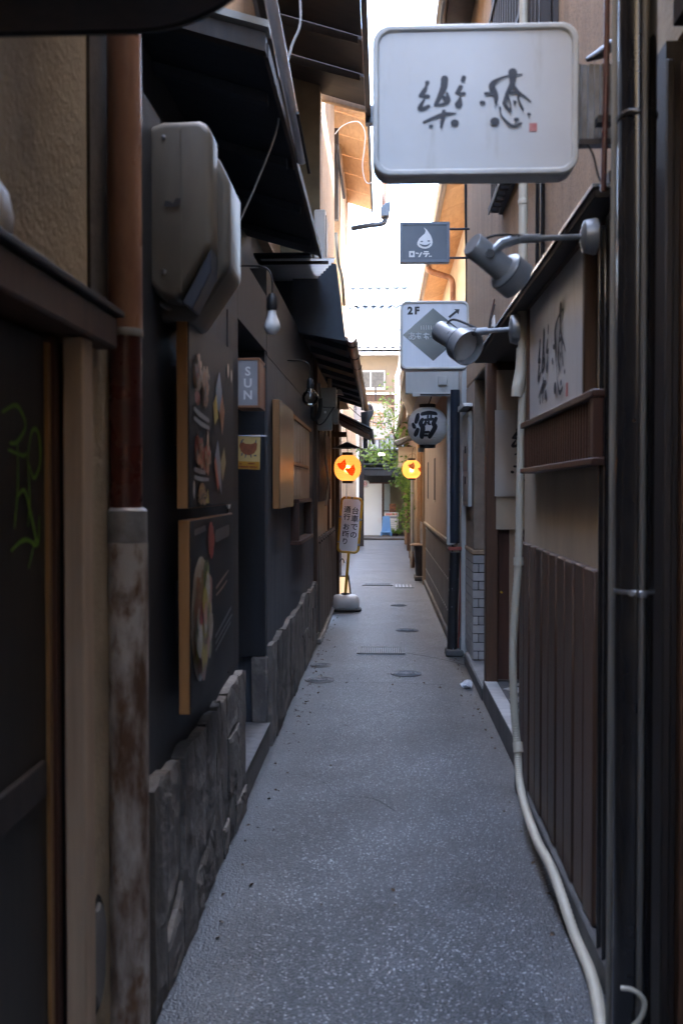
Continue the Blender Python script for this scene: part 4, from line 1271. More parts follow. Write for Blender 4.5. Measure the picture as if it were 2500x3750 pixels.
obj('hopper', MB().prism([(-0.044, 5.705), (0.083, 5.705), (0.110, 5.932), (0.049, 5.919), (-0.045, 5.839)], 'y', 15.4, 15.6), m_navypipe, dp, bevel=.01)
# air conditioner
ac = thing('air_conditioner', (-.6, 9.6, 3.4), 'white air conditioner unit half hidden behind the left eave', 'air conditioner')
obj('casing', MB().box(-.60, -0.502, 8.65, 8.95, 3.490, 3.926), m_white, ac, bevel=.01)
obj('side_grille', MB().box(-0.502, -0.502 + .006, 8.70, 8.90, 3.527, 3.889), m_meterback, ac)
tag(obj('black_bay_rail', MB().tube(catmull([(-0.595, 12.500, 4.709), (-0.568, 12.500, 4.357), (-0.540, 13.000, 4.245), (-0.551, 14.000, 4.092)]), .022, 8), m_cable, smooth=True), 'bent black rail on the upper left wall', 'rail')
# loose white wire on the far soffit
tag(obj('loose_wire', MB().tube(catmull([(-0.495, 10.200, 5.118), (-0.424, 10.200, 5.196), (-0.322, 10.200, 5.238), (-0.242, 10.200, 5.228), (-0.189, 10.200, 5.126), (-0.198, 10.200, 4.951), (-0.215, 10.200, 4.775), (-0.171, 10.200, 4.621), (-0.065, 10.200, 4.646)]), .005, 6), m_white), 'loose white wire curling under the left soffit', 'wire')
# hanging wires on the first eave
tag(obj('dangling_wire', MB().tube(catmull([(-0.561, 4.600, 3.865), (-0.521, 4.600, 3.627), (-0.489, 4.600, 3.469), (-0.477, 4.600, 3.270), (-0.498, 4.600, 3.132), (-0.583, 4.600, 2.914), (-0.660, 4.600, 2.745)]), .005, 6), m_wire), 'thin grey wire dangling below the left eave', 'wire')
tag(obj('dangling_wire', MB().tube(catmull([(-0.507, 6.000, 4.529), (-0.497, 6.000, 4.297), (-0.544, 6.000, 4.169), (-0.596, 6.000, 4.028), (-0.722, 6.000, 3.945)]), .008, 6), m_wire), 'grey wire crossing the silver gutter at the top', 'wire')
tag(obj('short_pipe', MB().tube([(-0.722, 4.300, 3.534), (-0.654, 4.300, 3.394)], .019, 10), m_whiteplastic, smooth=True), 'short pale slanting pipe on the roof edge at top left', 'pipe')

# ================================================================== RIGHT SIDE
def calligraphy(parent, fr, s, material, only=None, xmax=None):
    """two brushed characters, drawn in a 1568 x 855 sheet, s = metres per unit"""
    A = [([(322, 250, 50), (312, 285, 30), (290, 335, 52), (246, 384, 34)],), ([(246, 384, 30), (290, 388, 40), (330, 392, 46)],), ([(292, 425, 22), (262, 470, 40), (245, 515, 50), (290, 515, 44), (335, 492, 40)],),
         ([(500, 215, 76), (490, 300, 72), (455, 385, 56), (405, 480, 34)],), ([(405, 482, 26), (480, 476, 34), (540, 440, 44), (525, 360, 26)],), ([(500, 410, 50), (515, 432, 50)],),
         ([(697, 205, 48), (688, 232, 46)],), ([(665, 300, 48), (645, 335, 46), (618, 362, 26)],), ([(618, 362, 22), (660, 372, 34), (700, 370, 40)],), ([(662, 400, 18), (655, 440, 50), (645, 478, 84)],),
         ([(285, 655, 24), (400, 608, 36), (500, 578, 44), (612, 572, 18)],), ([(492, 548, 42), (484, 610, 46), (466, 705, 28)],), ([(355, 697, 36), (366, 698, 36)],), ([(598, 668, 74), (612, 668, 74)],)]
    B = [([(882, 466, 46), (898, 470, 46)],), ([(920, 374, 34), (960, 380, 36), (995, 384, 16)],), ([(1290, 186, 18), (1190, 192, 20), (1070, 222, 26), (985, 292, 66), (1024, 400, 56), (1026, 500, 10)],),
         ([(1196, 165, 94), (1200, 175, 90)],), ([(1196, 200, 78), (1188, 280, 54), (1132, 390, 32), (1100, 478, 14)],), ([(1188, 280, 40), (1250, 362, 36), (1325, 415, 22), (1384, 468, 12)],), ([(1168, 368, 26), (1235, 362, 34)],),
         ([(1266, 380, 42), (1256, 440, 24), (1302, 542, 24)],), ([(1140, 400, 40), (1122, 480, 34), (1150, 530, 30), (1186, 570, 12)],), ([(1150, 410, 20), (1172, 480, 18), (1180, 560, 18)],), ([(1206, 455, 14), (1220, 470, 36), (1212, 500, 10)],),
         ([(1360, 592, 30), (1370, 596, 30)],), ([(1068, 520, 26), (1082, 600, 16), (1150, 682, 30), (1205, 712, 32), (1282, 688, 30)],), ([(1226, 648, 38), (1244, 648, 38)],), ([(1008, 662, 84), (1022, 662, 84)],)]
    for grp, cx in ((A, 470), (B, 1120)):
        mb = MB()
        for (st,) in grp:
            if only is None:
                q = [((a - 784) * s, (427 - b) * s, w * s) for a, b, w in st]
            else:
                dx, dy = only[0 if grp is A else 1]
                q = [((a - cx) * s + dx, (427 - b) * s + dy, w * s) for a, b, w in st]
            stroke_on(mb, fr, q)
        if xmax is not None:                       # cut at the edge of the board
            mb.f = [q for q in mb.f if all(mb.v[i][0] < xmax for i in q)]
        o = obj('brushed_character', mb, material, parent)

# ---- nearest right house (dark posts at the picture edge)
nr = thing('dark_doorway_house', (.85, 1.8, 0), 'dark timber doorway house at the right edge of the picture', 'house')
obj('door_boards', MB().box(.74, .95, .4, 2.30, 0, 2.55), m_darkwood, nr)
obj('wall', MB().box(.73, 1.1, .4, 2.895, 2.62, 7.5), m_stucco, nr)
obj('unseen_rear_wall', MB().box(.80, 1.4, -14, .39, 0, 6.2), m_stucco, nr)  # unseen wall continuing the alley, sized to cut light from behind
obj('unseen_shade_eave', MB().box(.36, .80, -14, 2.35, 3.3, 3.4), m_darkwood, nr)  # unseen cover, added to shade the near paving and signs
obj('eave_beam', MB().box(.66, .95, .4, 2.33, 2.56, 2.615), m_darkwood, nr)
for (x, y, w, m) in ((.690, 2.49, .028, m_darkwood), (.730, 2.48, .03, m_brownwood)):
    obj('post', MB().box(x, x + .022, y, y + w, 0, 2.555), m, nr, bevel=.004)
obj('wall_return', MB().box(.70, 1.1, 2.53, 2.86, 0, 2.615), m_darkwood, nr)

bp_ = thing('black_downpipe', (0.610, 2.45, 0), 'thick glossy black downpipe at the right edge', 'pipe')
bx = 0.610
obj('pipe', MB().tube([(bx, 2.45, 0), (bx, 2.45, 5.2)], .0455, 28), m_blackpipe, bp_, smooth=True)
obj('band', MB().lathe([(.0475, 0), (.0495, .003), (.0495, .012), (.0475, .015)], T(bx, 2.45, 2.389), 28), m_blackpipe, bp_, smooth=True)
obj('strap', MB().lathe([(.047, 0), (.048, .002), (.048, .008), (.047, .010)], T(bx, 2.45, 1.249), 28), m_steel, bp_, smooth=True)
obj('strap_bolt', MB().lathe([(.007, 0), (.007, .014)], along((bx - .02, 2.405, 1.249 + .004), (bx - .02, 2.38, 1.249 + .004)), 8), m_steel, bp_)
fp = thing('slim_pipe', (bx, 2.39, 0), 'slim grey pipe strapped in front of the black downpipe', 'pipe')
obj('pipe', MB().tube([(bx + .002, 2.385, 0), (bx + .002, 2.385, 5.2)], .0075, 12), mat('grimy_grey_pipe', C(.12, .11, .095), C(.08, .07, .06), scale=5, stretch=(1, 1, .3), rough=.4), fp, smooth=True)
obj('clamp', MB().box(bx - .008, bx + .012, 2.374, 2.40, 1.249 - .004, 1.249 + .012), m_steel, fp, bevel=.002)
ip = thing('thin_pipe', (.64, 2.72, 0), 'thin ivory pipe standing left of the black downpipe', 'pipe')
x_ = 0.612
obj('pipe', MB().tube([(x_, 2.7, 0), (x_, 2.7, 5.0)], .0085, 12), m_meterbox, ip, smooth=True)
x_ = 0.594
br = thing('maroon_rod', (x_, 2.72, 2.2), 'thin maroon rod beside the big sign bracket', 'pipe')
obj('rod', MB().tube([(0.605, 2.760, 2.876), (0.603, 2.760, 2.595), (0.597, 2.760, 2.313)], .008, 10), m_maroon, br, smooth=True)
obj('clip', MB().box(x_ - .012, x_ + .03, 2.76, 2.80, 2.50, 2.52), m_cable, br)
tag(obj('hose_loop', MB().tube(catmull([(0.568, 2.380, 0.309), (0.596, 2.370, 0.309), (0.620, 2.370, 0.284), (0.614, 2.370, 0.247), (0.594, 2.380, 0.215)]), .006, 8), m_pvc, smooth=True), 'pale hose loop low on the black downpipe', 'hose')

# ---- teahouse front
RW = .70
th = thing('plaster_shop', (.9, 5.5, 0), 'plaster shop front with dark slatted dado on the right', 'shop')
obj('wall', MB().box(RW, 1.1, 3.13, 4.98, 0, 2.33), m_greyplaster, th)
obj('upper_wall', MB().box(.74, 1.5, 2.90, 8.95, 2.41, 8.6), m_stucco_b, th)
obj('unseen_sky_block', MB().box(1.51, 9, -14, 8.95, 0, 6.0), m_stucco_b, th)  # unseen mass added to keep low sky light out on the right
obj('kerb', MB().box(.655, RW, 2.6, 4.99, 0, .095), m_kerb, th, bevel=.01)
sme = mesh_of('slat', MB().box(0, .030, 0, .152, 0, 1.145), .006)
sme.materials.append(m_redwood)
m_slatdk = mat('dado_slats', C(.088, .044, .024), C(.048, .025, .016), scale=5, stretch=(6, 6, .35), rough=.45, bump=.0018, bscale=60, bstretch=(5, 5, .3), rnd=.35, c3=C(.10, .075, .055), c3scale=3, c3stretch=(2, 2, .5), c3lo=.56, c3hi=.78)
sme.materials[0] = m_slatdk
for k in range(10):
    inst('slat', sme, (.667 + .003 * (k % 2), 3.19 + k * .178, .10), th)
    obj('groove_strip', MB().box(.692, .6995, 3.19 + k * .178 + .153, 3.19 + k * .178 + .177, .10, 1.242), m_mortar, th)
# glossy dark door frame with ribs
obj('frame_post', MB().box(.668, .80, 2.89, 3.12, 0, 2.33), m_redwood, th, bevel=.006)
for k in range(3):
    obj('rib', MB().tube([(.667, 2.92 + k * .075, 0.02), (.667, 2.92 + k * .075, 2.30)], .012, 10), m_blackpipe, th, smooth=True)
# ledge over panel and alcove
obj('ledge', MB().box(.600, .739, 2.89, 6.62, 2.335, 2.360), m_darkwood, th, bevel=.003)
obj('ledge_flashing', MB().box(.592, .739, 2.88, 6.63, 2.362, 2.372), m_silver, th)
obj('ledge_board', MB().box(.64, .7385, 2.88, 6.60, 2.374, 2.408), m_darkwood, th)
# lattice box under the panel
lbx = obj('lattice_box', MB().box(.665, RW, 3.07, 4.62, 1.60, 1.78), m_darkwood, th)
obj('lattice_cap', MB().box(.630, RW, 3.05, 4.64, 1.782, 1.806), m_redwood, th, bevel=.003)
obj('lattice_sill', MB().box(.630, RW, 3.05, 4.64, 1.575, 1.598), m_redwood, th, bevel=.003)
obj('lattice_end', MB().box(.634, .664, 3.055, 3.10, 1.60, 1.78), m_redwood, th)
vme = mesh_of('lattice_bar', MB().box(0, .018, 0, .020, 0, .178), .002)
vme.materials.append(m_redwood)
for k in range(33):
    inst('lattice_bar', vme, (.645, 3.12 + k * .046, 1.601), th)

# wall sign panel
wp = thing('wall_sign', (.68, 3.95, 1.8), 'white wall sign with brushed calligraphy in a brown frame on the right', 'sign')
pz0, pz1, py0, py1 = 1.812, 2.325, 3.335, 4.60
f = obj('panel', MB().box(.668, RW - .002, py0, py1, pz0, pz1), m_sign, wp)
for y in (py0 - .032, py1 + .001):
    obj('frame_side', MB().box(.655, RW - .002, y, y + .03, pz0, pz1), m_brownwood, wp, bevel=.003)
obj('frame_top', MB().box(.655, RW - .002, py0 - .03, py1 + .03, pz1 + .0005, pz1 + .009), m_brownwood, wp)
fr = Frame((.6675, 4.03, 2.03), (0, -1, 0), (0, 0, 1), .0008)
calligraphy(f, fr, .00058, m_inkgrey)
g = MB(); fr = Frame((.6675, 4.03, 2.03), (0, -1, 0), (0, 0, 1), .0008)
poly_on(g, fr, [(.34, -.14), (.385, -.14), (.385, -.19), (.34, -.19)])
obj('seal', g, m_seal, f)

# alcove
obj('alcove_back', MB().box(1.42, 1.5, 4.99, 8.2, 0, 2.40), m_darkwood, th)
obj('alcove_ceiling', MB().box(.742, 1.5, 4.99, 8.19, 2.395, 2.405), m_darkwood, th)
obj('alcove_far_wall', MB().box(.80, 1.42, 7.0, 7.06, .17, 2.39), m_redwood, th)
obj('alcove_post', MB().box(.712, .799, 6.96, 7.07, .0, 2.39), m_brownwood, th, bevel=.006)
obj('alcove_panel', MB().box(.782, 1.40, 6.955, 6.999, 1.225, 2.33), m_greyplaster, th)
obj('pale_strip', MB().box(0.878, 0.920, 6.98, 6.998, .17, 1.222), m_beigewood, th)
obj('door_handle', MB().lathe([(.008, 0), (.008, .03)], along((0.793 + .03, 6.99, 0.786), (0.793 + .03, 6.95, 0.786)), 10), m_yellow, th)
vs_ = thing('upright_sign', (.88, 6.95, 1.45), 'white upright sign with brushed characters inside the right alcove', 'sign')
f = obj('panel', MB().box(0.771, 0.771 + .23, 6.935, 6.954, 1.455, 2.051), mat('ivory_sign_board', C(.50, .465, .41), C(.44, .41, .36), scale=3, rough=.6), vs_)
fr = Frame((0.771 + .215, 6.9345, 1.78), (1, 0, 0), (0, 0, 1), .0008)
# keep only what fits on the board
calligraphy(f, fr, .00042, m_ink, only=((0, .06), (0, -.14)), xmax=0.771 + .228)

# tiled step
stp = obj('step', MB().box(.705, 1.42, 5.0, 7.06, 0, .155), m_kerb, th, bevel=.004)
eme = mesh_of('edge_tile', MB().box(0, .085, 0, .096, 0, .008), .002); eme.materials.append(m_tile_w)
for k in range(20):
    inst('edge_tile', eme, (.707, 5.01 + k * .0985, .154), stp)
dme = mesh_of('floor_tile', MB().box(-.058, .058, -.058, .058, 0, .006), .002); dme.materials.append(m_tile_w)
for i in range(4):
    for j in range(12):
        cx, cy = .885 + i * .172 * .98 + (.086 if j % 2 else 0), 5.10 + j * .162
        if cx < 1.36:
            inst('floor_tile', dme, (cx, cy, .154), stp, rot=(0, 0, R(45)))
            if j % 1 == 0 and cy + .081 < 6.96:
                inst('floor_tile', dme, (cx - .086, cy + .081 * 1.0, .1535), stp, rot=(0, 0, R(45)), scale=(.42, .42, 1)) if cx - .086 > .84 else None
obj('far_step', MB().box(.705, 1.42, 7.08, 8.62, 0, .095), m_concrete, th, bevel=.006)
obj('far_step_edge', MB().box(.698, .704, 7.08, 8.62, 0, .085), m_kerb, th)
obj('alcove_divider', MB().box(1.0, 1.42, 7.08, 8.18, .096, 2.39), m_darkwood, th)

# ---- brick pillar with roughcast above
bk = thing('brick_pillar', (.79, 8.55, 0), 'pale brick pillar with brown roughcast above on the right', 'pillar')
obj('core', MB().box(.742, 1.3, 8.207, 8.95, .10, .965), m_mortar, bk)
obj('roughcast', MB().box(.738, 1.3, 8.20, 8.95, 1.01, 2.40), m_rough_b, bk, bevel=.006)
obj('string_course', MB().box(.728, 1.3, 8.19, 8.95, .967, 1.008), m_stucco_b, bk, bevel=.008)
ch = .072
for r_ in range(12):
    z = .102 + r_ * ch
    # front face bricks
    x = .735
    off_ = 0.0 if r_ % 2 else .045
    cuts = [.735] + ([.735 + .046] if r_ % 2 == 0 else []) 
    while cuts[-1] < 1.0:
        cuts.append(cuts[-1] + .098)
    for a, b in zip(cuts, cuts[1:]):
        obj('brick', MB().box(a + (0 if a == .735 else .003), b - .003, 8.195, 8.206, z + .003, z + ch - .004), m_brick, bk, bevel=.002)
    cuts = [8.195] + ([8.195 + .10] if r_ % 2 == 0 else [8.195 + .20])
    while cuts[-1] < 8.93:
        cuts.append(min(cuts[-1] + .20, 8.95))
    for a, b in zip(cuts, cuts[1:]):
        if b - a > .03:
            obj('brick', MB().box(.733, .7415, a + (.0125 if a == 8.195 else .003), b - .003, z + .003, z + ch - .004), m_brick, bk, bevel=.002)

# meter cabinet on the pillar side
cb = thing('meter_cabinet', (.72, 8.6, 1.37), 'grey white meter cabinet with sloped hood on the pillar side', 'cabinet')
obj('cabinet_body', MB().box(.705, .737, 8.34, 8.90, 1.36, 2.16), m_dirtwhite, cb, bevel=.004)
obj('hood', MB().prism([(8.28, 2.19), (8.92, 2.19), (8.92, 2.24), (8.30, 2.22)], 'x', .66, .737), m_dirtwhite, cb, bevel=.003)
for (za, zb) in ((1.40, 1.62), (1.66, 1.85), (1.87, 2.12)):
    obj('cabinet_door', MB().box(.699, .7045, 8.40, 8.84, za, zb), m_meterbox if za < 1.8 else m_dirtwhite, cb, bevel=.002)
for z in (1.60, 1.86):
    obj('handle', MB().box(.690, .699, 8.5, 8.53, z - .05, z + .01), m_cable, cb)

# ---- white strip wall and black drain
sw = thing('white_strip_wall', (.8, 9.2, 0), 'narrow dirty white wall between brick pillar and black drain', 'wall')
obj('wall_face', MB().box(.70, 1.3, 8.96, 9.44, .0, 2.62), m_dirtwhite, sw)
obj('skirting', MB().box(.688, .699, 8.96, 9.44, .0, .16), m_concrete, sw, bevel=.004)
nd = thing('drain_pipe', (.645, 9.03, 0), 'tall navy drain pipe with peeling black lower half on the right', 'pipe')
dx = 0.644
dx2 = 0.631
obj('upper_pipe', MB().tube([(dx, 9.03, 1.02), (dx, 9.03, 2.40)], .043, 20), m_navypipe, nd, smooth=True)
obj('lower_pipe', MB().tube([(dx2 - .01, 9.03, .03), (dx2, 9.03, .5), (dx, 9.03, .935)], .046, 20), m_peelpipe, nd, smooth=True)
for z in (1.25, 1.47, 1.7, 1.95):
    obj('band', MB().lathe([(.0445, 0), (.0455, .003), (.0455, .010), (.0445, .013)], T(dx, 9.03, z), 20), m_navypipe, nd, smooth=True)
obj('bracket', MB().box(dx - .06, dx + .065, 8.96, 9.05, .955, .985), m_redmetal, nd, bevel=.004)
obj('bracket_leg', MB().tube([(dx + .06, 9.06, .96), (dx + .055, 9.07, .5), (dx + .04, 9.08, .06)], .010, 8), m_redmetal, nd)
obj('foot_block', MB().box(dx2 - .07, dx2 + .09, 8.95, 9.12, 0, .06), m_kerb, nd, bevel=.01)

# ---- beige plaster house with nailed skirt boards
ph = thing('beige_house', (.9, 12.5, 0), 'beige plaster house with slot windows and studded grey skirt boards', 'house')
obj('wall', MB().box(.632, 1.3, 9.47, 15.2, 1.02, 2.62), m_pink, ph)
obj('corner_post', MB().box(.60, .68, 9.45, 9.56, .98, 2.60), m_dirtwhite, ph, bevel=.004)
obj('sill_band', MB().box(.612, .70, 9.57, 15.2, .985, 1.018), m_cream, ph, bevel=.004)
obj('base_wall', MB().box(.675, 1.3, 9.47, 15.7, 0, .982), m_greyplaster, ph)
obj('kerb', MB().box(.635, .675, 9.5, 15.7, 0, .085), m_concrete, ph, bevel=.008)
m_skirt = mat('grey_skirt_boards', C(.105, .088, .078), C(.07, .06, .055), scale=6, stretch=(5, 5, .4), rough=.5, rnd=.2)
pme = mesh_of('skirt_board', MB().box(0, .014, 0, .204, 0, .885), .004); pme.materials.append(m_skirt)
for k in range(27):
    inst('skirt_board', pme, (.658, 9.62 + k * .2185, .09), ph)
g = MB()
for k in range(27):
    for z in (.28, .60, .91):
        g.lathe([(.0, .0), (.011, .002), (.011, .006), (.0, .014)], along((.659, 9.72 + k * .2185, z), (.60, 9.72 + k * .2185, z)), 8, False)
o = obj('nail_heads', g, m_whiteplastic, ph); o['kind'] = 'stuff'
for (y, w) in ((12.15, .34), (14.0, .36)):
    obj('slot_window', MB().box(.6305, .6345, y, y + w, 1.375, 1.89), m_darkwood, ph)
    obj('slot_sill', MB().box(.622, .632, y - .02, y + w + .02, 1.355, 1.374), m_cream, ph)
bxm = obj('beam_box', MB().box(.205, .70, 9.35, 9.42, 2.40, 2.68), m_dirtwhite, ph, bevel=.004)
obj('soffit_box', MB().box(.33, .70, 9.421, 14.5, 2.52, 2.68), m_dirtwhite, ph)
obj('soffit_fascia', MB().prism([(.205, 2.68), (.33, 2.68), (.33, 2.40)], 'y', 9.421, 12.5), m_greyplaster, ph)
obj('beam_lip', MB().box(.27, .70, 9.32, 9.349, 2.37, 2.405), m_dirtwhite, ph, bevel=.003)
obj('curtain_rod', MB().tube([(.34, 9.30, 2.385), (.66, 9.30, 2.385)], .008, 8), m_cable, ph)
ob = obj('outlet_box', MB().box(0.509, 0.590, 9.31, 9.348, 2.477, 2.558), m_dirtwhite, ph, bevel=.003)
obj('upper_wall', MB().box(1.12, 1.6, 9.0, 20.0, 2.7, 6.2), m_cream, ph)
obj('unseen_sky_block', MB().box(1.8, 9, 9.0, 12.4, 0, 9.6), m_cream, ph)  # unseen tall mass, added to keep sun off the upper left wall
obj('unseen_sky_block', MB().box(1.61, 9, 12.41, 20.0, 0, 6.2), m_cream, ph)  # unseen mass blocking low sky, kept lower to let some sun pass
obj('shelf_roof', MB().box(.40, 1.2, 9.36, 15.2, 2.69, 2.74), m_tile_dk, ph)
# warm upper soffit with boards and gutter
for k in range(12):
    y0 = 9.2 + k * .86
    obj('soffit_board', MB().prism([(.72, 5.0), (1.3, 5.22), (1.3, 5.26), (.72, 5.04)], 'y', y0, y0 + .852), m_soffit, ph)
obj('upper_gutter', half_pipe((.675, 9.2, 5.0), (.675, 19.5, 4.97), .05), m_gutbrown, ph, smooth=True)
obj('eave_edge', MB().box(.70, .719, 9.2, 19.5, 4.98, 5.06), m_brownwood, ph)
cp = thing('copper_elbow_pipe', (.9, 15.5, 4.6), 'salmon pipe elbowing from the right gutter to the wall', 'pipe')
obj('slanted_run', MB().tube(catmull([(.69, 15.5, 4.97), (.70, 15.5, 4.90), (.76, 15.5, 4.86), (.95, 15.5, 4.80), (1.02, 15.5, 4.77), (1.06, 15.5, 4.70), (1.065, 15.5, 4.55)]), .045, 14), m_copper, cp, smooth=True)
obj('drop_run', MB().tube([(1.065, 15.5, 4.552), (1.065, 15.5, 2.75)], .045, 14), m_copper, cp, smooth=True)

# dark eave of the near right house over the frame top
obj('high_eave', MB().prism([(.46, 5.40), (.74, 5.48), (.74, 5.56), (.46, 5.48)], 'y', 3.2, 8.95), m_darkwood, th)
obj('high_gutter', MB().tube([(.47, 3.2, 5.38), (.47, 8.95, 5.36)], .045, 12), m_navypipe, th, smooth=True)
# lattice bay on the upper wall
lt = thing('lattice_bay', (.70, 5.4, 3.25), 'dark slatted bay box high on the right wall behind the big sign', 'bay window')
obj('bay_frame', MB().box(.715, .739, 4.3, 6.3, 3.22, 5.0), m_darkwood, lt)
bme2 = mesh_of('slat', MB().box(0, .05, 0, .035, 0, 1.8), .003); bme2.materials.append(m_darkwood)
for k in range(18):
    inst('slat', bme2, (.664, 4.33 + k * .112, 3.22), lt)
for z in (3.23, 3.8, 4.4):
    obj('rail', MB().box(.655, .663, 4.3, 6.34, z, z + .04), m_darkwood, lt)

# ---- big white sign
BS = thing('projecting_sign', (.27, 2.8, 2.38), 'large white rounded projecting sign with brushed black calligraphy overhead', 'sign')
sx0, sx1 = -0.031, 0.537
sz0, sz1 = 2.375, 2.790
cx, cz_ = (sx0 + sx1) / 2, (sz0 + sz1) / 2
Wd, Hd = sx1 - sx0, sz1 - sz0
obj('casing', MB().prism(round_rect(Wd, Hd, .05, 8, cx, cz_), 'y', 2.812, 2.885), m_signrim, BS, bevel=.004)
obj('rim', frame_ring(round_rect(Wd, Hd, .05, 8, cx, cz_), round_rect(Wd - .034, Hd - .034, .038, 8, cx, cz_), 'y', 2.795, 2.811), m_signrim, BS, bevel=.004)
f = obj('panel', MB().prism(round_rect(Wd - .036, Hd - .036, .037, 8, cx, cz_), 'y', 2.803, 2.8115), m_sign, BS)
uc = U0 = (0.245, 2.803, 2.581)
fr = Frame((uc[0], 2.8025, uc[2] + .003), (1, 0, 0), (0, 0, 1), .0006)
calligraphy(f, fr, .000269, m_inkgrey)
g = MB(); fr = Frame((uc[0], 2.8025, uc[2]), (1, 0, 0), (0, 0, 1), .0006)
poly_on(g, fr, [((1368 - 784) * .000269, (427 - 668) * .000269), ((1448 - 784) * .000269, (427 - 668) * .000269), ((1448 - 784) * .000269, (427 - 755) * .000269), ((1368 - 784) * .000269, (427 - 755) * .000269)])
obj('seal', g, m_seal, f)
bkx0, bkx1 = sx1 + .001, 0.639
for k in range(6):
    xx = bkx0 + (bkx1 - bkx0) * k / 6
    obj('bracket_rib', MB().box(xx, xx + (bkx1 - bkx0) / 6 - .003, 2.835 + .004 * (k % 2), 2.86, 2.482, 2.690), m_galv, BS)
obj('bracket_bar', MB().box(sx1 - .01, .70, 2.83, 2.87, 2.466, 2.482 - .001), m_darkwood, BS)
obj('cable', MB().tube(catmull([(0.570, 2.840, 2.470), (0.587, 2.840, 2.434), (0.599, 2.840, 2.385), (0.612, 2.840, 2.354)]), .003, 6), m_cable, BS)
obj('connector', MB().tube([(0.563, 2.830, 2.698), (0.599, 2.830, 2.713), (0.641, 2.830, 2.742)], [.006, .014, .016], 10), m_navypipe, BS, smooth=True)

# ---- spotlights
def spot(name, base, joint, rear, front, k, label):
    t = thing(name, base, label, 'spotlight')
    base, joint, rear, front = map(Vector, (base, joint, rear, front))
    ax = (front - rear).normalized()
    L_ = (front - rear).length
    M = along(rear, front)
    obj('wall_plate', MB().lathe([(.052 * k, 0), (.052 * k, .008), (.046 * k, .035), (.015 * k, .045)], along(base + Vector((.02, 0, 0)), base - Vector((.1, 0, 0))), 24), m_silverpaint, t, smooth=True)
    obj('arm', MB().tube([base, joint], .0085 * k, 12), m_silverpaint, t, smooth=True)
    obj('arm_sleeve', MB().tube([joint + (base - joint) * .02, joint + (base - joint) * .30], .013 * k, 12), m_silverpaint, t, smooth=True)
    mid = rear + ax * L_ * .35
    obj('yoke', MB().tube([joint, joint + (mid - joint) * .55 + Vector((0, -.01, .012)), mid - Vector((0, .035 * k, 0))], [.014 * k, .015 * k, .010 * k], 8), m_silverpaint, t, smooth=True)
    obj('yoke_screw', MB().lathe([(.013 * k, 0), (.013 * k, .012)], along(mid - Vector((0, .034 * k, 0)), mid - Vector((0, .06 * k, 0))), 12), m_cable, t)
    obj('lamp_body', MB().lathe([(.034 * k, 0), (.037 * k, .004), (.037 * k, L_ * .62), (.040 * k, L_ * .66)], M, 28), m_silverpaint, t, smooth=True)
    r0 = .058 * k
    obj('lamp_bell', MB().lathe([(.036 * k, L_ * .665), (.050 * k, L_ * .68), (r0, L_ * .72), (r0 * 1.03, L_ * 1.0), (r0 * .97, L_ * 1.0), (r0 * .92, L_ * .80), (.03 * k, L_ * .76)], M, 32, False), m_silverpaint, t, smooth=True)
    obj('lamp_slot', MB().lathe([(.0515 * k, L_ * .69), (r0 + .0006, L_ * .725), (r0 + .0006, L_ * .745)], M, 32, False), m_navypipe, t, smooth=True)
    obj('lens', MB().lathe([(.0, L_ * .84), (.03 * k, L_ * .835), (r0 * .93, L_ * .82)], M, 28, False), m_opal, t, smooth=True)
    obj('lamp_cable', MB().tube(catmull([rear + ax * L_ * .2 + Vector((.0, 0, .03 * k)), mid + Vector((.02, -.03, .055 * k)), joint + Vector((.02, 0, .01))]), .004 * k, 8), m_cable, t)
    return t
spot('spotlight', (0.598, 2.950, 2.239), (0.387, 2.920, 2.226), (0.254, 2.900, 2.209), (0.396, 2.980, 2.118), 1.0, 'large silver spotlight on an arm right below the big sign')
spot('spotlight', (0.615, 4.750, 2.259), (0.435, 4.750, 2.247), (0.276, 4.900, 2.276), (0.400, 4.720, 2.165), 1.42, 'smaller silver spotlight with visible lens before the diamond sign')

# ---- conduit
cd = thing('conduit', (.65, 4.8, 0), 'ivory conduit dropping down the right wall and curling along the ground', 'conduit')
x_ = 0.651
obj('upper_conduit', MB().tube([(x_, 4.72, 1.950), (x_, 4.72, 5.5)], .0215, 16), m_pvc, cd, smooth=True)
for v in (722, 470, 150):
    pass
for zz in (2.323, 2.834, 3.459):
    obj('saddle', MB().lathe([(.022, 0), (.0245, .003), (.0245, .020), (.022, .023)], T(x_, 4.72, zz), 16), m_pvc, cd, smooth=True)
obj('elbow_cover', MB().tube(catmull([(x_, 4.72, 2.164), (x_ - .006, 4.715, 2.062), (x_ - .022, 4.70, 1.981), (x_ - .026, 4.70, 1.936)]), .029, 16), m_pvc, cd, smooth=True)
path = catmull([(x_ - .004, 4.70, 1.948), (0.640, 4.700, 1.551), (0.633, 4.700, 1.163), (0.616, 4.700, 0.896), (0.609, 4.700, 0.691), (0.618, 4.700, 0.444), (0.630, 4.680, 0.284), (0.628, 4.600, 0.163), (0.624, 4.400, 0.106),
                (0.609, 3.950, 0.110), (0.615, 3.620, 0.115), (.632, 3.30, .03), (.632, 3.05, .027), (.615, 2.85, .027), (.57, 2.55, .027), (.5, 2.2, .027)], 26)
rs = []
for i, p in enumerate(path):
    rs.append(.0172 + (.0024 if i % 2 else 0))
obj('flexible_conduit', MB().tube(path, rs, 14), m_pvc, cd, smooth=True)
for (u, v) in ((1, 1),):
    obj('coupling', MB().tube([(0.633, 4.700, 1.183), (0.634, 4.700, 1.146)], .0235, 14), m_pvc, cd, smooth=True)
obj('coupling', MB().tube([(0.631, 4.690, 0.312), (0.633, 4.670, 0.270)], .024, 14), m_pvc, cd, smooth=True)
x2 = 0.708
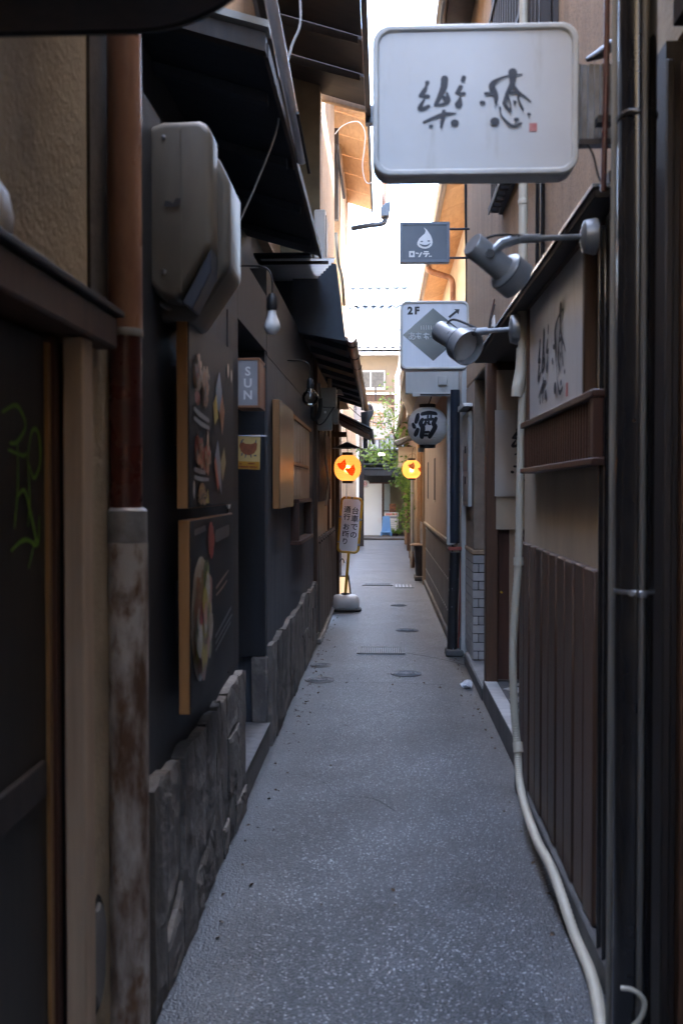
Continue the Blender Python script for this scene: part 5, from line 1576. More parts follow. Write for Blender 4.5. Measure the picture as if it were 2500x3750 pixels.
kp = thing('black_wall_pipe', (x2, 4.6, 2.4), 'slim black pipe beside the ivory conduit on the right wall', 'pipe')
obj('pipe', MB().tube([(.715, 4.62, 2.41), (.715, 4.62, 5.6)], .022, 12), m_blackpipe, kp, smooth=True)

# ---- droplet sign
ds = thing('droplet_sign', (.36, 8.65, 3.48), 'small blue grey projecting sign with a white grinning droplet', 'sign')
dx0, dx1 = 0.140, 0.567
dz0, dz1 = 3.462, 3.805
f = obj('casing', MB().box(dx0, dx1, 8.66, 8.74, dz0, dz1), m_blueframe, ds, bevel=.004)
obj('frame', frame_ring(round_rect(dx1 - dx0, dz1 - dz0, .004, 2, (dx0 + dx1) / 2, (dz0 + dz1) / 2), round_rect(dx1 - dx0 - .045, dz1 - dz0 - .045, .002, 2, (dx0 + dx1) / 2, (dz0 + dz1) / 2), 'y', 8.645, 8.659), m_blueframe, ds)
pn = obj('panel', MB().box(dx0 + .023, dx1 - .023, 8.653, 8.6595, dz0 + .023, dz1 - .023), m_bluegrey, ds)
uu = (dx1 - dx0) / 114.0
g = MB(); fr = Frame(((dx0 + dx1) / 2, 8.6525, (dz0 + dz1) / 2), (1, 0, 0), (0, 0, 1), .001)
drop = [(-2, 34), (2, 26), (0, 20), (-7, 14), (-13, 8), (-17, 0), (-17, -6), (-13, -11), (-6, -14), (2, -15), (10, -13), (16, -8), (18, -1), (17, 7), (14, 15), (10, 21), (5, 28)]
poly_on(g, fr, [(a * uu, b * uu + .0) for a, b in drop])
# block katakana
def bl(x, z, w, h): poly_on(g, fr, [(x * uu, z * uu), ((x + w) * uu, z * uu), ((x + w) * uu, (z + h) * uu), (x * uu, (z + h) * uu)])
bl(-36, -34, 4, 14); bl(-27, -34, 4, 14); bl(-31.9, -34, 4.8, 4); bl(-31.9, -24, 4.8, 4)
disc_on(g, fr, (-19 * uu, -25 * uu), 1.8 * uu); disc_on(g, fr, (-15.5 * uu, -25.5 * uu), 1.8 * uu)
poly_on(g, fr, [(a * uu, b * uu) for a, b in ((-9, -23), (-5.5, -23), (-11, -34), (-15, -34))])
bl(-2, -23.5, 11, 3); bl(-4, -28, 15, 3); poly_on(g, fr, [(a * uu, b * uu) for a, b in ((3, -28.2), (6.5, -28.2), (4, -34), (0, -34))])
disc_on(g, fr, (11 * uu, -32.5 * uu), 1.5 * uu); disc_on(g, fr, (14.5 * uu, -32.5 * uu), 1.5 * uu)
obj('white_emblem', g, m_white, pn)
g = MB(); fr = Frame(((dx0 + dx1) / 2, 8.6515, (dz0 + dz1) / 2), (1, 0, 0), (0, 0, 1), .003)
disc_on(g, fr, (-7 * uu, 1.5 * uu), 3.2 * uu, 1.5 * uu); disc_on(g, fr, (9 * uu, 2.5 * uu), 3.2 * uu, 1.5 * uu)
stroke_on(g, fr, [(-12 * uu, -4 * uu, 1.2 * uu), (-4 * uu, -8 * uu, 3.8 * uu), (5 * uu, -8 * uu, 3.8 * uu), (13 * uu, -3 * uu, 1.2 * uu)])
obj('droplet_face', g, m_bluegrey, pn)
for v in (0, 1):
    zz = dz1 - .05 if v == 0 else dz0 + .045
    obj('bracket_rod', MB().tube([(dx1, 8.70, zz), (.745, 8.70, zz)], .010, 8), m_navypipe, ds, smooth=True)

# ---- diamond sign 2F
s2 = thing('diamond_sign', (.38, 7.5, 2.41), 'weathered white square sign with 2F, an arrow and a dark diamond', 'sign')
ax0, ax1 = 0.126, 0.636
az0, az1 = 2.403, 2.912
cx, cz_ = (ax0 + ax1) / 2, (az0 + az1) / 2
Wd, Hd = ax1 - ax0, az1 - az0
obj('casing', MB().prism(round_rect(Wd, Hd, .05, 8, cx, cz_), 'y', 7.512, 7.66), m_signrim, s2, bevel=.005)
obj('rim', frame_ring(round_rect(Wd, Hd, .05, 8, cx, cz_), round_rect(Wd - .035, Hd - .035, .036, 8, cx, cz_), 'y', 7.49, 7.511), m_signrim, s2, bevel=.004)
f = obj('panel', MB().prism(round_rect(Wd - .037, Hd - .037, .036, 8, cx, cz_), 'y', 7.50, 7.5115), m_signold, s2)
uu = Wd / 1350.0
def Q(a, b): return ((a - 745) * uu, (770 - b) * uu)
g = MB(); fr = Frame((cx, 7.4995, cz_), (1, 0, 0), (0, 0, 1), .001)
poly_on(g, fr, [Q(118, 765), Q(720, 1280), Q(1215, 850), Q(1335, 745), Q(715, 240)])
dm = obj('diamond', g, mat('grey_green_vinyl', C(.055, .068, .075), C(.042, .052, .06), scale=3, rough=.2), f)
g = MB(); fr = Frame((cx, 7.4995, cz_), (1, 0, 0), (0, 0, 1), .001)
text_on(g, fr, '2', Q(262, 0)[0], Q(0, 292)[1], 200 * uu, .004)
text_on(g, fr, 'F', Q(395, 0)[0], Q(0, 292)[1], 200 * uu, .004)
obj('lettering', g, m_ink, f)
g = MB()
poly_on(g, fr, [Q(1012, 408), Q(1045, 440), Q(1180, 330), Q(1212, 366), Q(1236, 262), Q(1130, 262), Q(1158, 292)])
obj('arrow', g, m_ink, f)
g = MB(); fr = Frame((cx, 7.4995, cz_), (1, 0, 0), (0, 0, 1), .0022)
text_on(g, fr, 'あ', Q(300, 0)[0], Q(0, 800)[1], 170 * uu, .001)
for (a, b) in ((430, 790), (580, 800)):
    for s in ([(a - 55, b - 45, 18), (a, b - 50, 22), (a + 55, b - 45, 18)], [(a - 5, b - 70, 18), (a - 15, b, 20), (a + 5, b + 50, 18)], [(a - 45, b + 15, 16), (a + 25, b + 5, 20), (a + 40, b + 45, 14)]):
        stroke_on(g, fr, [Q(p, q) + (w * uu,) for p, q, w in s])
stroke_on(g, fr, [Q(665, 795) + (18 * uu,), Q(720, 790) + (20 * uu,)])
for k in range(5):
    a = 480 + k * 48
    stroke_on(g, fr, [Q(a, 585) + (12 * uu,), Q(a + 4, 655) + (14 * uu,)])
obj('pale_lettering', g, mat('worn_pale_lettering', C(.42, .44, .45), C(.32, .34, .35), scale=40, rough=.5), f)
obj('wall_bracket', MB().box(ax1, .741, 7.55, 7.62, az0 + .17, az0 + .30), m_dirtwhite, s2)

# small sensor light and cables above the alcove
fl_ = thing('sensor_light', (.70, 6.7, 2.45), 'small white sensor lamp above the alcove roof', 'lamp')
p = (0.744, 6.700, 2.631)
obj('lamp_hood', MB().lathe([(.022, 0), (.034, .05), (.030, .10), (.012, .13)], along((p[0] - .015, 6.68, p[2] - .06), (p[0] + .03, 6.75, p[2] + .06)), 14), m_whiteplastic, fl_, smooth=True)
obj('lamp_arm', MB().tube([(p[0] + .01, 6.72, p[2] - .03), (.745, 6.74, p[2] - .09)], .012, 8), m_meterback, fl_)
obj('back_box', MB().box(.712, .739, 6.68, 6.80, p[2] - .26, p[2] - .02), m_cable, fl_)
for i, (dy, c_) in enumerate(((0, .0), (.08, .02), (.15, -.015))):
    tag(obj('drooping_cable', MB().tube(catmull([(.73, 6.62 + dy, 2.72), (.70 + c_, 6.60 + dy, 2.60), (.69, 6.58 + dy, 2.47), (.64 + c_, 6.55 + dy, 2.44), (.56 + c_, 6.2, 2.43)] if i == 0 else [(.735, 6.62 + dy, 2.75 + c_), (.71, 6.60 + dy, 2.62), (.70, 6.60 + dy, 2.43)]), .006, 6), m_cable if i != 1 else m_maroon),
        ('black cable drooping from the alcove roof towards the spotlight', 'maroon cable clipped above the alcove roof', 'short black cable at the back of the alcove roof')[i], 'cable')
for i, (u0, w) in enumerate(((1070, .010), (1076, .014), (1081, .008))):
    yy = 8.97 + .0
    xx = [0.732, 0.755, 0.786][i]
    tag(obj('riser_cable', MB().tube(catmull([(xx, yy, 2.7), (xx + .008, yy, 3.4), (xx - .006, yy, 4.2), (xx + .004, yy, 5.3)]), w, 8), (m_cable, m_navypipe, m_pvc)[i], smooth=True), ('leftmost of three upright cables at the right house corner, thin and black', 'thick navy upright cable between two others at the right house corner', 'thin ivory upright cable at the right house corner')[i], 'cable')

# ---- farther right house: posts, low fence, tiled eave
fh = thing('tiled_eave_house', (.9, 22, 0), 'far right house with dark tiled eave behind the maple', 'house')
obj('wall', MB().box(.70, 1.6, 15.8, 29.3, .0, 2.8), m_pink, fh)
obj('roof_underside', MB().prism([(.36, 2.86), (1.2, 3.15), (1.2, 3.25), (.36, 2.92)], 'y', 14.6, 29.4), m_beigewood, fh)
obj('upper_storey', MB().box(1.2, 9, 20.01, 29.3, 3.3, 6.5), m_pink, fh)
obj('unseen_shade_storey', MB().box(1.75, 9, 20.01, 29.3, 6.51, 9.5), m_pink, fh)  # unseen storey added to shade the far house wall
obj('eave_gutter', half_pipe((.335, 14.5, 2.88), (.335, 29.4, 2.86), .05), m_gutbrown, fh, smooth=True)
tme = mesh_of('eave_tile', MB().tube([(0, 0, 0), (.42, 0, .165)], .075, 8), 0, True); tme.materials.append(m_tile_dk)
for k in range(60):
    inst('eave_tile', tme, (.37, 14.7 + k * .245, 2.945), fh)
obj('gable_curve', MB().prism([((0.186, 19.500, 2.453)[0], (0.186, 19.500, 2.453)[2]), ((0.423, 19.500, 2.478)[0], (0.423, 19.500, 2.537)[2]), ((0.695, 19.500, 2.647)[0], (0.694, 19.500, 2.689)[2]), ((0.695, 19.500, 2.579)[0], (0.695, 19.500, 2.562)[2]), ((0.424, 19.500, 2.410)[0], (0.424, 19.500, 2.427)[2]), ((0.271, 19.500, 2.342)[0], (0.271, 19.500, 2.342)[2])], 'y', 19.5, 20.3), m_tile_dk, fh, bevel=.02)
obj('gable_plaster', MB().box(.30, .70, 19.8, 20.2, 2.02, 2.35), m_cream, fh)
obj('porch_beam', MB().box(.28, .72, 19.7, 19.78, 1.94, 2.02), m_cream, fh, bevel=.005)
for (y, x0, x1, m, z1) in ((15.72, .62, .72, m_beigewood, 2.6), (17.9, .60, .70, m_stucco_b, 2.7), (19.4, .56, .66, m_greyplaster, 2.0), (21.8, .56, .64, m_brownwood, 2.4), (24.5, .58, .66, m_brownwood, 2.6), (27.4, .58, .68, m_stucco_b, 2.8)):
    obj('post', MB().box(x0, x1, y, y + .14, 0, z1), m, fh, bevel=.006)
obj('yellow_rod', MB().tube([(.63, 16.6, 1.05), (.63, 16.6, 2.5)], .012, 8), m_orangestrip, fh)
fme = mesh_of('fence_board', MB().box(0, .014, 0, .19, 0, .86), .003); fme.materials.append(m_skirt)
for k in range(18):
    inst('fence_board', fme, (.655, 15.9 + k * .2, .08), fh)
g = MB()
for k in range(36):
    for z in (.35, .86):
        g.lathe([(.0, .0), (.009, .002), (.009, .005), (.0, .01)], along((.656, 15.95 + k * .1, z), (.6, 15.95 + k * .1, z)), 6, False)
o = obj('fence_studs', g, m_chrome, fh); o['kind'] = 'stuff'
g1 = thing('grey_post_pipe', (.55, 19.2, 0), 'grey standing pipe by the far right wall', 'pipe')
obj('pipe', MB().tube([(.555, 19.2, .32), (.555, 19.2, 1.95)], .035, 12), m_meterback, g1, smooth=True)
obj('sleeve', MB().tube([(.555, 19.2, 0), (.555, 19.2, .318)], .045, 12), m_rust, g1, smooth=True)

pot = thing('planter', (.62, 16.6, 0), 'dark brown planter pot on a stone block at the right wall', 'planter')
px, py = 0.603 + .02, 16.6
obj('stone_block', MB().box(px - .11, px + .10, py - .2, py + .3, 0, .07), m_stone, pot, bevel=.012)
m_pot = mat('brown_glazed_pot', C(.045, .032, .028), C(.03, .022, .02), scale=7, rough=.25)
obj('pot_body', MB().lathe([(.080, 0), (.092, .06), (.112, .40), (.124, .47), (.124, .49), (.108, .49), (.10, .30)], T(px, py, .071), 28, False), m_pot, pot, smooth=True)
obj('soil', MB().lathe([(.001, .455), (.112, .45)], T(px, py, .071), 28, False), m_litter, pot)
obj('rim_board', MB().prism([(px - .17, .565), (px + .08, .575), (px + .08, .595), (px - .15, .60), (px - .18, .585)], 'y', py - .06, py + .12), m_beigewood, pot, bevel=.004)

# ---- maple: trunk, limbs, star leaves
mp = thing('maple_tree', (.60, 20.6, 0), 'slender green maple leaning out over the far end of the alley', 'tree')
tr = MB()
limbs = []
def limb(pts, r0, r1):
    q = catmull(pts, 5)
    limbs.append(q)
    tr.tube(q, [r0 + (r1 - r0) * i / (len(q) - 1) for i in range(len(q))], 7)
limb([(.66, 20.9, 0), (.63, 20.8, .7), (.57, 20.6, 1.25), (.60, 20.5, 1.8), (.45, 20.4, 2.2), (.22, 20.3, 2.6)], .035, .014)
limb([(.57, 20.6, 1.3), (.42, 20.4, 1.55), (.34, 20.3, 1.75)], .015, .006)
limb([(.45, 20.4, 2.2), (.18, 20.3, 2.3), (-.1, 20.3, 2.25), (-.35, 20.3, 2.15)], .014, .005)
limb([(.22, 20.3, 2.6), (.12, 20.3, 2.9), (.05, 20.3, 3.4)], .010, .003)
limb([(.22, 20.3, 2.6), (.35, 20.2, 2.85), (.45, 20.2, 3.05)], .009, .003)
limb([(.60, 20.5, 1.85), (.58, 20.1, 2.1), (.50, 19.9, 2.3)], .010, .004)
limb([(.62, 20.7, .8), (.52, 20.5, 1.0), (.42, 20.4, 1.12)], .010, .003)
limb([(.57, 20.6, 1.25), (.62, 20.0, 1.4), (.60, 19.6, 1.6)], .011, .004)
limb([(.45, 20.4, 2.2), (.25, 21.2, 2.2), (.0, 21.6, 2.1)], .011, .004)
obj('trunk', tr, m_brn, mp, smooth=True)

def leaf_mesh(name, fold):
    pts = []
    for k, (ang, ln) in enumerate(((-150, .30), (-105, .62), (-52, .86), (0, 1.0), (52, .86), (105, .62), (150, .30))):
        a = R(ang + 90)
        pts.append((ln * math.cos(a), ln * math.sin(a)))
        if k < 6:
            am = R((ang + ((-105, -52, 0, 52, 105, 150)[k])) / 2 + 90)
            pts.append((.27 * math.cos(am), .27 * math.sin(am)))
    vs = [(0, -.05, 0)] + [(a, b, -fold * (a * a + b * b)) for a, b in pts]
    fs = [(0, i, i + 1) for i in range(1, len(pts))]
    return vs, fs
LEAF = leaf_mesh('leaf', .18)
r = random.Random(21)
clusters = []
def cloud(c, s, n):
    for _ in range(n):
        clusters.append(Vector((c[0] + r.gauss(0, s[0]), c[1] + r.gauss(0, s[1]), c[2] + r.gauss(0, s[2]))))
cloud((.10, 20.3, 3.25), (.12, .15, .2), 70)
cloud((.05, 20.3, 2.85), (.22, .2, .18), 120)
cloud((.38, 20.2, 2.75), (.14, .2, .16), 85)
cloud((-.05, 20.3, 2.36), (.24, .3, .12), 110)
cloud((-.32, 20.3, 2.20), (.14, .2, .09), 55)
cloud((.22, 20.3, 2.30), (.22, .3, .15), 120)
cloud((.42, 20.0, 1.98), (.12, .25, .12), 204)
cloud((.50, 19.9, 1.62), (.09, .25, .16), 289)
cloud((.36, 20.2, 1.70), (.10, .2, .08), 102)
cloud((.55, 19.8, 1.30), (.07, .2, .12), 153)
cloud((.40, 20.3, 1.02), (.07, .15, .10), 68)
cloud((.48, 20.4, .78), (.06, .15, .07), 44)
cloud((.0, 21.4, 2.12), (.25, .25, .1), 50)
clusters = [p for p in clusters if p.x < .66 and p.z > .5]
r.shuffle(clusters)
clusters.sort(key=lambda p: p.y)
lme_ = bpy.data.meshes.new('leaf'); lme_.from_pydata(LEAF[0], [], LEAF[1]); lme_.materials.append(m_leaf)
rest = MB()
for i, p in enumerate(clusters):
    e = Euler((R(r.uniform(20, 95)), R(r.uniform(-30, 30)), R(r.uniform(-70, 70))))
    s = r.uniform(.045, .078)
    if i < 290:
        inst('leaf', lme_, p, mp, rot=e, scale=(s, s, s))
    else:
        Mx = Matrix.LocRotScale(p, e, Vector((s, s, s)))
        rest.add([Mx @ Vector(v) for v in LEAF[0]], LEAF[1])
o = obj('leaves', rest, m_leaf, mp); o['kind'] = 'stuff'

# ================================================================== FAR END
# low kerb across the end, then a shop front
o = obj('stone_threshold', MB().box(-1.6, 1.6, 29.75, 29.95, 0, .05), m_brn); tag(o, 'dark threshold stone across the end of the alley', 'threshold')
FY = 33.0
obj_lane = None
sh = thing('corner_shop', (0, FY, 0), 'far shop with a white sliding door under a dark tiled canopy', 'shop')
zb = -0.144
obj('plinth', MB().box(-2.2, 2.2, FY - .25, FY + .3, -.004, zb), m_concrete, sh)
x0, x1 = -0.778, 0.663
ztop = 1.746
obj('back_wall', MB().box(-2.2, 2.2, FY + .5, FY + .7, 0, 3.4), m_greyplaster, sh)
dxa, dxb = -0.692, 0.001
d_ = obj('sliding_door', MB().box(dxa, dxb - .05, FY + .02, FY + .06, zb + .12, ztop - .04), m_frost, sh)
obj('door_base', MB().box(dxa, dxb - .05, FY + .0, FY + .07, zb + .055, zb + .118), m_darkwood, sh)
obj('door_sill', MB().box(dxa - .2, dxb, FY - .05, FY + .1, zb, zb + .052), m_brownwood, sh)
obj('door_post', MB().box(dxb - .05, dxb + .01, FY - .02, FY + .08, zb, ztop), m_redwood, sh)
obj('head_rail', MB().box(x0 - .6, x1 + .6, FY - .03, FY + .09, ztop - .04, ztop), m_redwood, sh)
obj('head_wall', MB().box(-2.2, 2.2, FY + .0, FY + .49, ztop, 3.0), m_black, sh)
obj('glazing', MB().box(dxb + .012, x1 + .25, FY + .04, FY + .05, zb + .05, ztop - .045), m_glass, sh)
obj('interior_wall', MB().box(dxb - .02, x1 + .3, FY + .40, FY + .45, zb, ztop), m_beigewall, sh)
obj('interior_blind', MB().box(dxb + .03, dxb + .22, FY + .30, FY + .31, zb + .62, ztop - .05), m_white, sh)
obj('counter_bar', MB().box(dxb + .01, dxb + .58, FY + .015, FY + .035, zb + .93, zb + .96), m_redwood, sh)
pb = thing('menu_poster', (dxb + .28, FY, zb + .2), 'white menu poster with red heading in the far shop window', 'poster')
pw = obj('sheet', MB().box(dxb + .04, dxb + .50, FY - .02, FY - .005, zb + .27, zb + .90), m_white, pb)
obj('red_band', MB().box(dxb + .07, dxb + .46, FY - .024, FY - .0205, zb + .80, zb + .87), mk('poster_red', C(.55, .06, .05), C(.7, .5, .45), 40), pw)
obj('photo_block', MB().box(dxb + .08, dxb + .44, FY - .024, FY - .0205, zb + .70, zb + .77), mk('poster_photo', C(.35, .25, .25), C(.2, .3, .4), 30), pw)
for k in range(5):
    obj('text_row', MB().box(dxb + .08, dxb + .42 - .03 * (k % 2), FY - .023, FY - .0205, zb + .60 - k * .06, zb + .625 - k * .06), mk('poster_grey', C(.45, .5, .55)), pw)
tag(obj('small_poster', MB().box(0.202, 0.418, FY + .028, FY + .036, 0.607, 1.040), mk('poster_dark', C(.03, .02, .02), C(.35, .12, .04), 9)), 'small dark poster with an orange figure in the far window', 'poster')
for (u, v, lab) in ((872, 1195, 'round pale cat sticker at the far shop window'), (886, 1194, 'square pale cat sticker at the far shop window')):
    c_ = {872: (-0.115, 33.000, 0.491), 886: (0.087, 33.000, 0.506)}[u]
    pts = round_rect(.17, .17, .083 if u == 872 else .02, 6, c_[0], c_[2])
    tag(obj('sticker', MB().prism(pts, 'y', FY - .004, FY + .008), m_plate), lab, 'sticker')
# dark canopy roof of the shop
for k in range(5):
    z = ztop + .05 + k * .16
    obj('canopy_board', MB().prism([(FY - .9 + k * .12, 2.02 + k * .15), (FY + .0, 2.02 + k * .15 + .05), (FY + .0, 2.10 + k * .15 + .05), (FY - .9 + k * .12, 2.05 + k * .15)], 'x', -1.3, 1.6), m_navywood, sh)
obj('canopy_soffit', MB().box(-1.3, 1.6, FY - 1.5, FY - .01, 2.0, 2.04), m_black, sh)
obj('canopy_fascia', MB().box(-1.3, 1.6, FY - 1.55, FY - 1.5, 1.95, 2.12), m_black, sh)
tme2 = mesh_of('canopy_tile', MB().tube([(0, 0, 0), (0, .5, .22)], .07, 8), 0, True); tme2.materials.append(m_tile_dk)
for k in range(15):
    for j in range(3):
        inst('canopy_tile', tme2, (-.85 + k * .16, FY - .85 + j * .40, 2.75 + j * .17), sh)
tag(obj('shop_lantern', MB().lathe([(.05, 0), (.12, .03), (.14, .12), (.12, .21), (.05, .24)], T(-0.587, 32.0, 1.571), 20), m_lanternw, smooth=True), 'small white round lantern with a red crest at the far shop door', 'lantern')
g = MB(); fr = Frame((-0.587, 31.855, 1.571 + .12), (1, 0, 0), (0, 0, 1))
n_ = 24
crest = bpy.data.objects['shop_lantern']
for rr, w in ((.075, .018), (.035, .03)):
    vs = []
    stroke_on(g, fr, [(rr * math.cos(2 * math.pi * k / n_), rr * math.sin(2 * math.pi * k / n_), w) for k in range(n_)], 1)
obj('crest', g, m_seal, crest)
# blue stacked chairs
bc = thing('blue_chair', (0.100, 32.400, -0.071), 'light blue plastic chair back before the far shop', 'chair')
c0 = (0.086, 32.400, -0.071)
bz = c0[2]
obj('backrest', MB().prism([(c0[0] - .15, bz + .10), (c0[0] + .17, bz + .10), (c0[0] + .13, bz + .68), (c0[0] + .10, bz + .72), (c0[0] - .08, bz + .72), (c0[0] - .11, bz + .68)], 'y', 32.38, 32.43), m_bluechair, bc, bevel=.012)
obj('seat', MB().box(c0[0] - .18, c0[0] + .19, 32.20, 32.42, bz + .17, bz + .22), m_bluechair, bc, bevel=.015)
for sx in (-.18, .14):
    obj('leg', MB().box(c0[0] + sx, c0[0] + sx + .05, 32.20, 32.24, .0, bz + .169), m_bluechair, bc, bevel=.006)
    obj('leg', MB().box(c0[0] + sx, c0[0] + sx + .05, 32.38, 32.42, .0, bz + .099), m_bluechair, bc, bevel=.006)
# potted grass in front of the shop
g = MB()
r = random.Random(5)
c1 = (0.357, 32.600, -0.023)
for k in range(140):
    a = r.uniform(0, 6.28); l = r.uniform(.12, .30); q = r.uniform(0, .14)
    bx_, by_ = c1[0] + q * math.cos(a) * 1.4, 32.6 + q * math.sin(a)
    tx, ty = bx_ + l * .6 * math.cos(a), by_ + l * .6 * math.sin(a)
    w = .009
    g.add([(bx_ - w, by_, .05), (bx_ + w, by_, .05), (tx, ty, .05 + l * .85)], [(0, 1, 2)])
pg = thing('potted_grass', (c1[0], 32.6, 0), 'tuft of green grass in a pot before the far shop window', 'plant')
obj('blades', g, m_leaf, pg)
obj('pot', MB().lathe([(.10, 0), (.15, .06), (.15, .08)], T(c1[0], 32.6, 0), 16), m_pot, pg, smooth=True)
dg_ = thing('dark_gate', (0.486, 32.7, 0), 'small dark iron gate beside the far shop window', 'gate')
for k in range(5):
    xx = 0.443 + k * .045
    obj('bar', MB().tube([(xx, 32.7, .0), (xx, 32.7, 0.687)], .010, 6), m_cable, dg_)

# left of the shop: pale wall and dark board columns
obj('unseen_lane_block', MB().box(2.3, 9, 29.6, 36, 0, 9.5), m_beigewall, sh)  # unseen mass beside the lane, added to dim the far end
obj('unseen_lane_block', MB().box(-9, -3.1, 29.6, 36, 0, 9.5), m_beigewall, sh)  # matching unseen mass on the left, also added as shade
fw = thing('far_left_building', (-1.6, 31, 0), 'pale far building left of the lane end', 'building')
obj('pale_wall', MB().box(-3.0, -0.677, 31, 31.4, 0, 4.6), m_plate, fw)
obj('upper_storey', MB().box(-9, -1.1, 17.4, 29.5, 4.21, 9.5), m_greyplaster, fw)
obj('dark_post', MB().box(-.64, -.52, 26.5, 26.65, 0, 2.6), m_darkwood, fw)
obj('dark_post', MB().box(-0.672, -0.597, 28.5, 28.6, .0, 1.687), m_cable, fw)
obj('pale_column', MB().box(-1.0, -.72, 17.2, 17.35, 0, 2.9), m_plate, fw)
obj('side_wall', MB().box(-1.6, -.80, 17.36, 29.5, 0, 4.2), m_greyplaster, fw)
obj('drain', MB().tube([(-.66, 29, 0), (-.66, 29, 4)], .05, 10), m_steel, fw, smooth=True)
# hanging signs far left: upright board with one character, round sign
us = thing('lane_sign', (-0.803, 27.000, 3.563), 'white far sign with a small black brushed character beyond the hopper', 'sign')
c2 = (-0.779, 27.000, 3.610)
f = obj('panel', MB().box(c2[0] - .26, c2[0] + .40, 27, 27.08, c2[2] - .22, c2[2] + .22), m_agedwhite, us, bevel=.01)
g = MB(); fr = Frame((c2[0], 26.9985, c2[2]), (1, 0, 0), (0, 0, 1))
text_on(g, fr, '遊', -.03, .06, .20, .0)
obj('character', g, m_ink, f)
obj('wall_bracket', MB().box(c2[0] - .8, c2[0] - .262, 27.02, 27.06, c2[2] + .1, c2[2] + .14), m_darkwood, us)
rs_ = thing('round_sign', (-0.137, 31.000, 3.663), 'round white sign with a gold brown character behind the maple leaves', 'sign')
c3 = (-0.247, 31.200, 3.664)
W3 = (0.310, 31.200, 3.663)[0] - c3[0]
H3 = c3[2] - (-0.247, 31.200, 3.107)[2]
pts = [(c3[0] - W3, c3[2] - H3), (c3[0] + W3 * .55, c3[2] - H3)] + [(c3[0] + W3 * .25 + W3 * .75 * math.cos(R(a)), c3[2] + H3 * math.sin(R(a))) for a in range(-70, 91, 10)] + [(c3[0] - W3, c3[2] + H3)]
f = obj('panel', MB().prism(pts, 'y', 31.2, 31.3), m_agedwhite, rs_)
obj('rim', frame_ring([(p_[0] * 1.0 + .03 * (1 if p_[0] > c3[0] else -1), c3[2] + (p_[1] - c3[2]) * 1.06) for p_ in pts], pts, 'y', 31.17, 31.31), m_beigewood, rs_)
g = MB(); fr = Frame((c3[0], 31.198, c3[2]), (1, 0, 0), (0, 0, 1))
text_on(g, fr, '蔵', .05, -.02, .56, .004)
obj('character', g, mk('gold_brown_ink', C(.38, .24, .14)), f)
obj('hanger', MB().box(c3[0] - .02, c3[0] + .02, 31.22, 31.28, c3[2] + H3, c3[2] + H3 + .5), m_darkwood, rs_)

# far house: tiled roofs, beige wall, timber band
HB = 36.0
fh2 = thing('far_house', (0, HB, 0), 'beige house with silver tiled roofs closing the far end of the alley', 'house')
zE = 6.360
zW = 4.952
obj('wall', MB().box(-3.2, 2.4, HB, HB + .3, zW, zE), m_beigewall, fh2)
obj('timber_band', MB().box(-3.2, 2.4, HB + .02, HB + .3, 3.2, zW - .02), m_brownwood, fh2)
obj('band_rail', MB().box(-3.2, 2.4, HB - .03, HB + .019, 4.482, 4.545), m_beigewood, fh2)
obj('sill_strip', MB().box(-3.2, 2.4, HB - .05, HB + .0, zW - .02, zW + .04), m_plate, fh2)
win = obj('window', MB().box(-1.024, 0.059, HB - .05, HB - .005, 5.094, 5.799), m_agedwhite, fh2)
wx0, wx1 = -1.024, 0.059
wz0, wz1 = 5.188, 5.736
xm = -0.459
for (a, b) in ((wx0 + .04, xm - .03), (xm + .03, wx1 - .05)):
    obj('pane', MB().box(a, b, HB - .062, HB - .051, wz0, wz1), mat('patterned_glass', C(.07, .065, .055), C(.13, .12, .10), scale=9, rough=.3, bump=.004, bscale=60), win)
obj('eave_fascia', MB().box(-1.168, 1.047, 35.5, 35.6, 6.291, 6.522), m_white, fh2)
obj('downpipe', MB().tube([(0.494, 35.800, 5.599), (0.497, 35.800, 3.451)], .10, 12), m_white, fh2, smooth=True)
obj('downpipe_elbow', MB().tube(catmull([(0.631, 35.700, 6.315), (0.601, 35.700, 5.928), (0.494, 35.800, 5.552)]), .09, 12), m_white, fh2, smooth=True)
# lower roof: tile rows, each a curved pan
ly0, ly1 = 35.5, 38.2
lz0, lz1 = 6.524, 8.430
lx0, lx1 = -1.260 - .9, 1.167 + .2
obj('lower_roof_deck', MB().prism([(ly0, lz0 - .05), (ly1, lz1 - .05), (ly1, lz1 - .4), (ly0, lz0 - .12)], 'x', lx0, lx1), m_tile_dk, fh2)
def roof_tiles(name, x0, x1, y0, z0, y1, z1, nx, ny, rad, mat_):
    dx_, dy_, dz_ = (x1 - x0) / nx, (y1 - y0) / ny, (z1 - z0) / ny
    mb = MB()
    vs, fs = [], []
    m_ = 9
    for j in range(2):
        for k in range(m_):
            t = k / (m_ - 1)
            xx = -dx_ * .52 + dx_ * 1.04 * t
            zz = rad * math.sin(math.pi * (t * 1.5 - .25)) if True else 0
            vs.append((xx, dy_ * 1.12 * j, zz + dz_ * 1.12 * j - .03 * j))
    vs += [(vs[k][0], 0, vs[k][2] - .035) for k in range(m_)]
    for k in range(m_ - 1):
        fs += [(k, k + 1, m_ + k + 1, m_ + k), (k, 2 * m_ + k, 2 * m_ + k + 1, k + 1)]
    me = mesh_of(name, mb.add(vs, fs), 0, True)
    me.materials.append(mat_)
    for i in range(nx):
        for j in range(ny):
            inst(name, me, (x0 + dx_ * (i + .5), y0 + dy_ * j, z0 + dz_ * j), fh2)
roof_tiles('roof_tile', lx0, lx1, ly0, lz0, ly1, lz1, 12, 12, .075, m_tile)
uy0, uy1 = 38.6, 40.6
uz0, uz1 = 8.586, 9.621 + .35
ux0, ux1 = -1.365 - .9, 1.177
roof_tiles('pantile', ux0, ux1, uy0, uz0, uy1, 9.674, 10, 5, .06, m_tile)
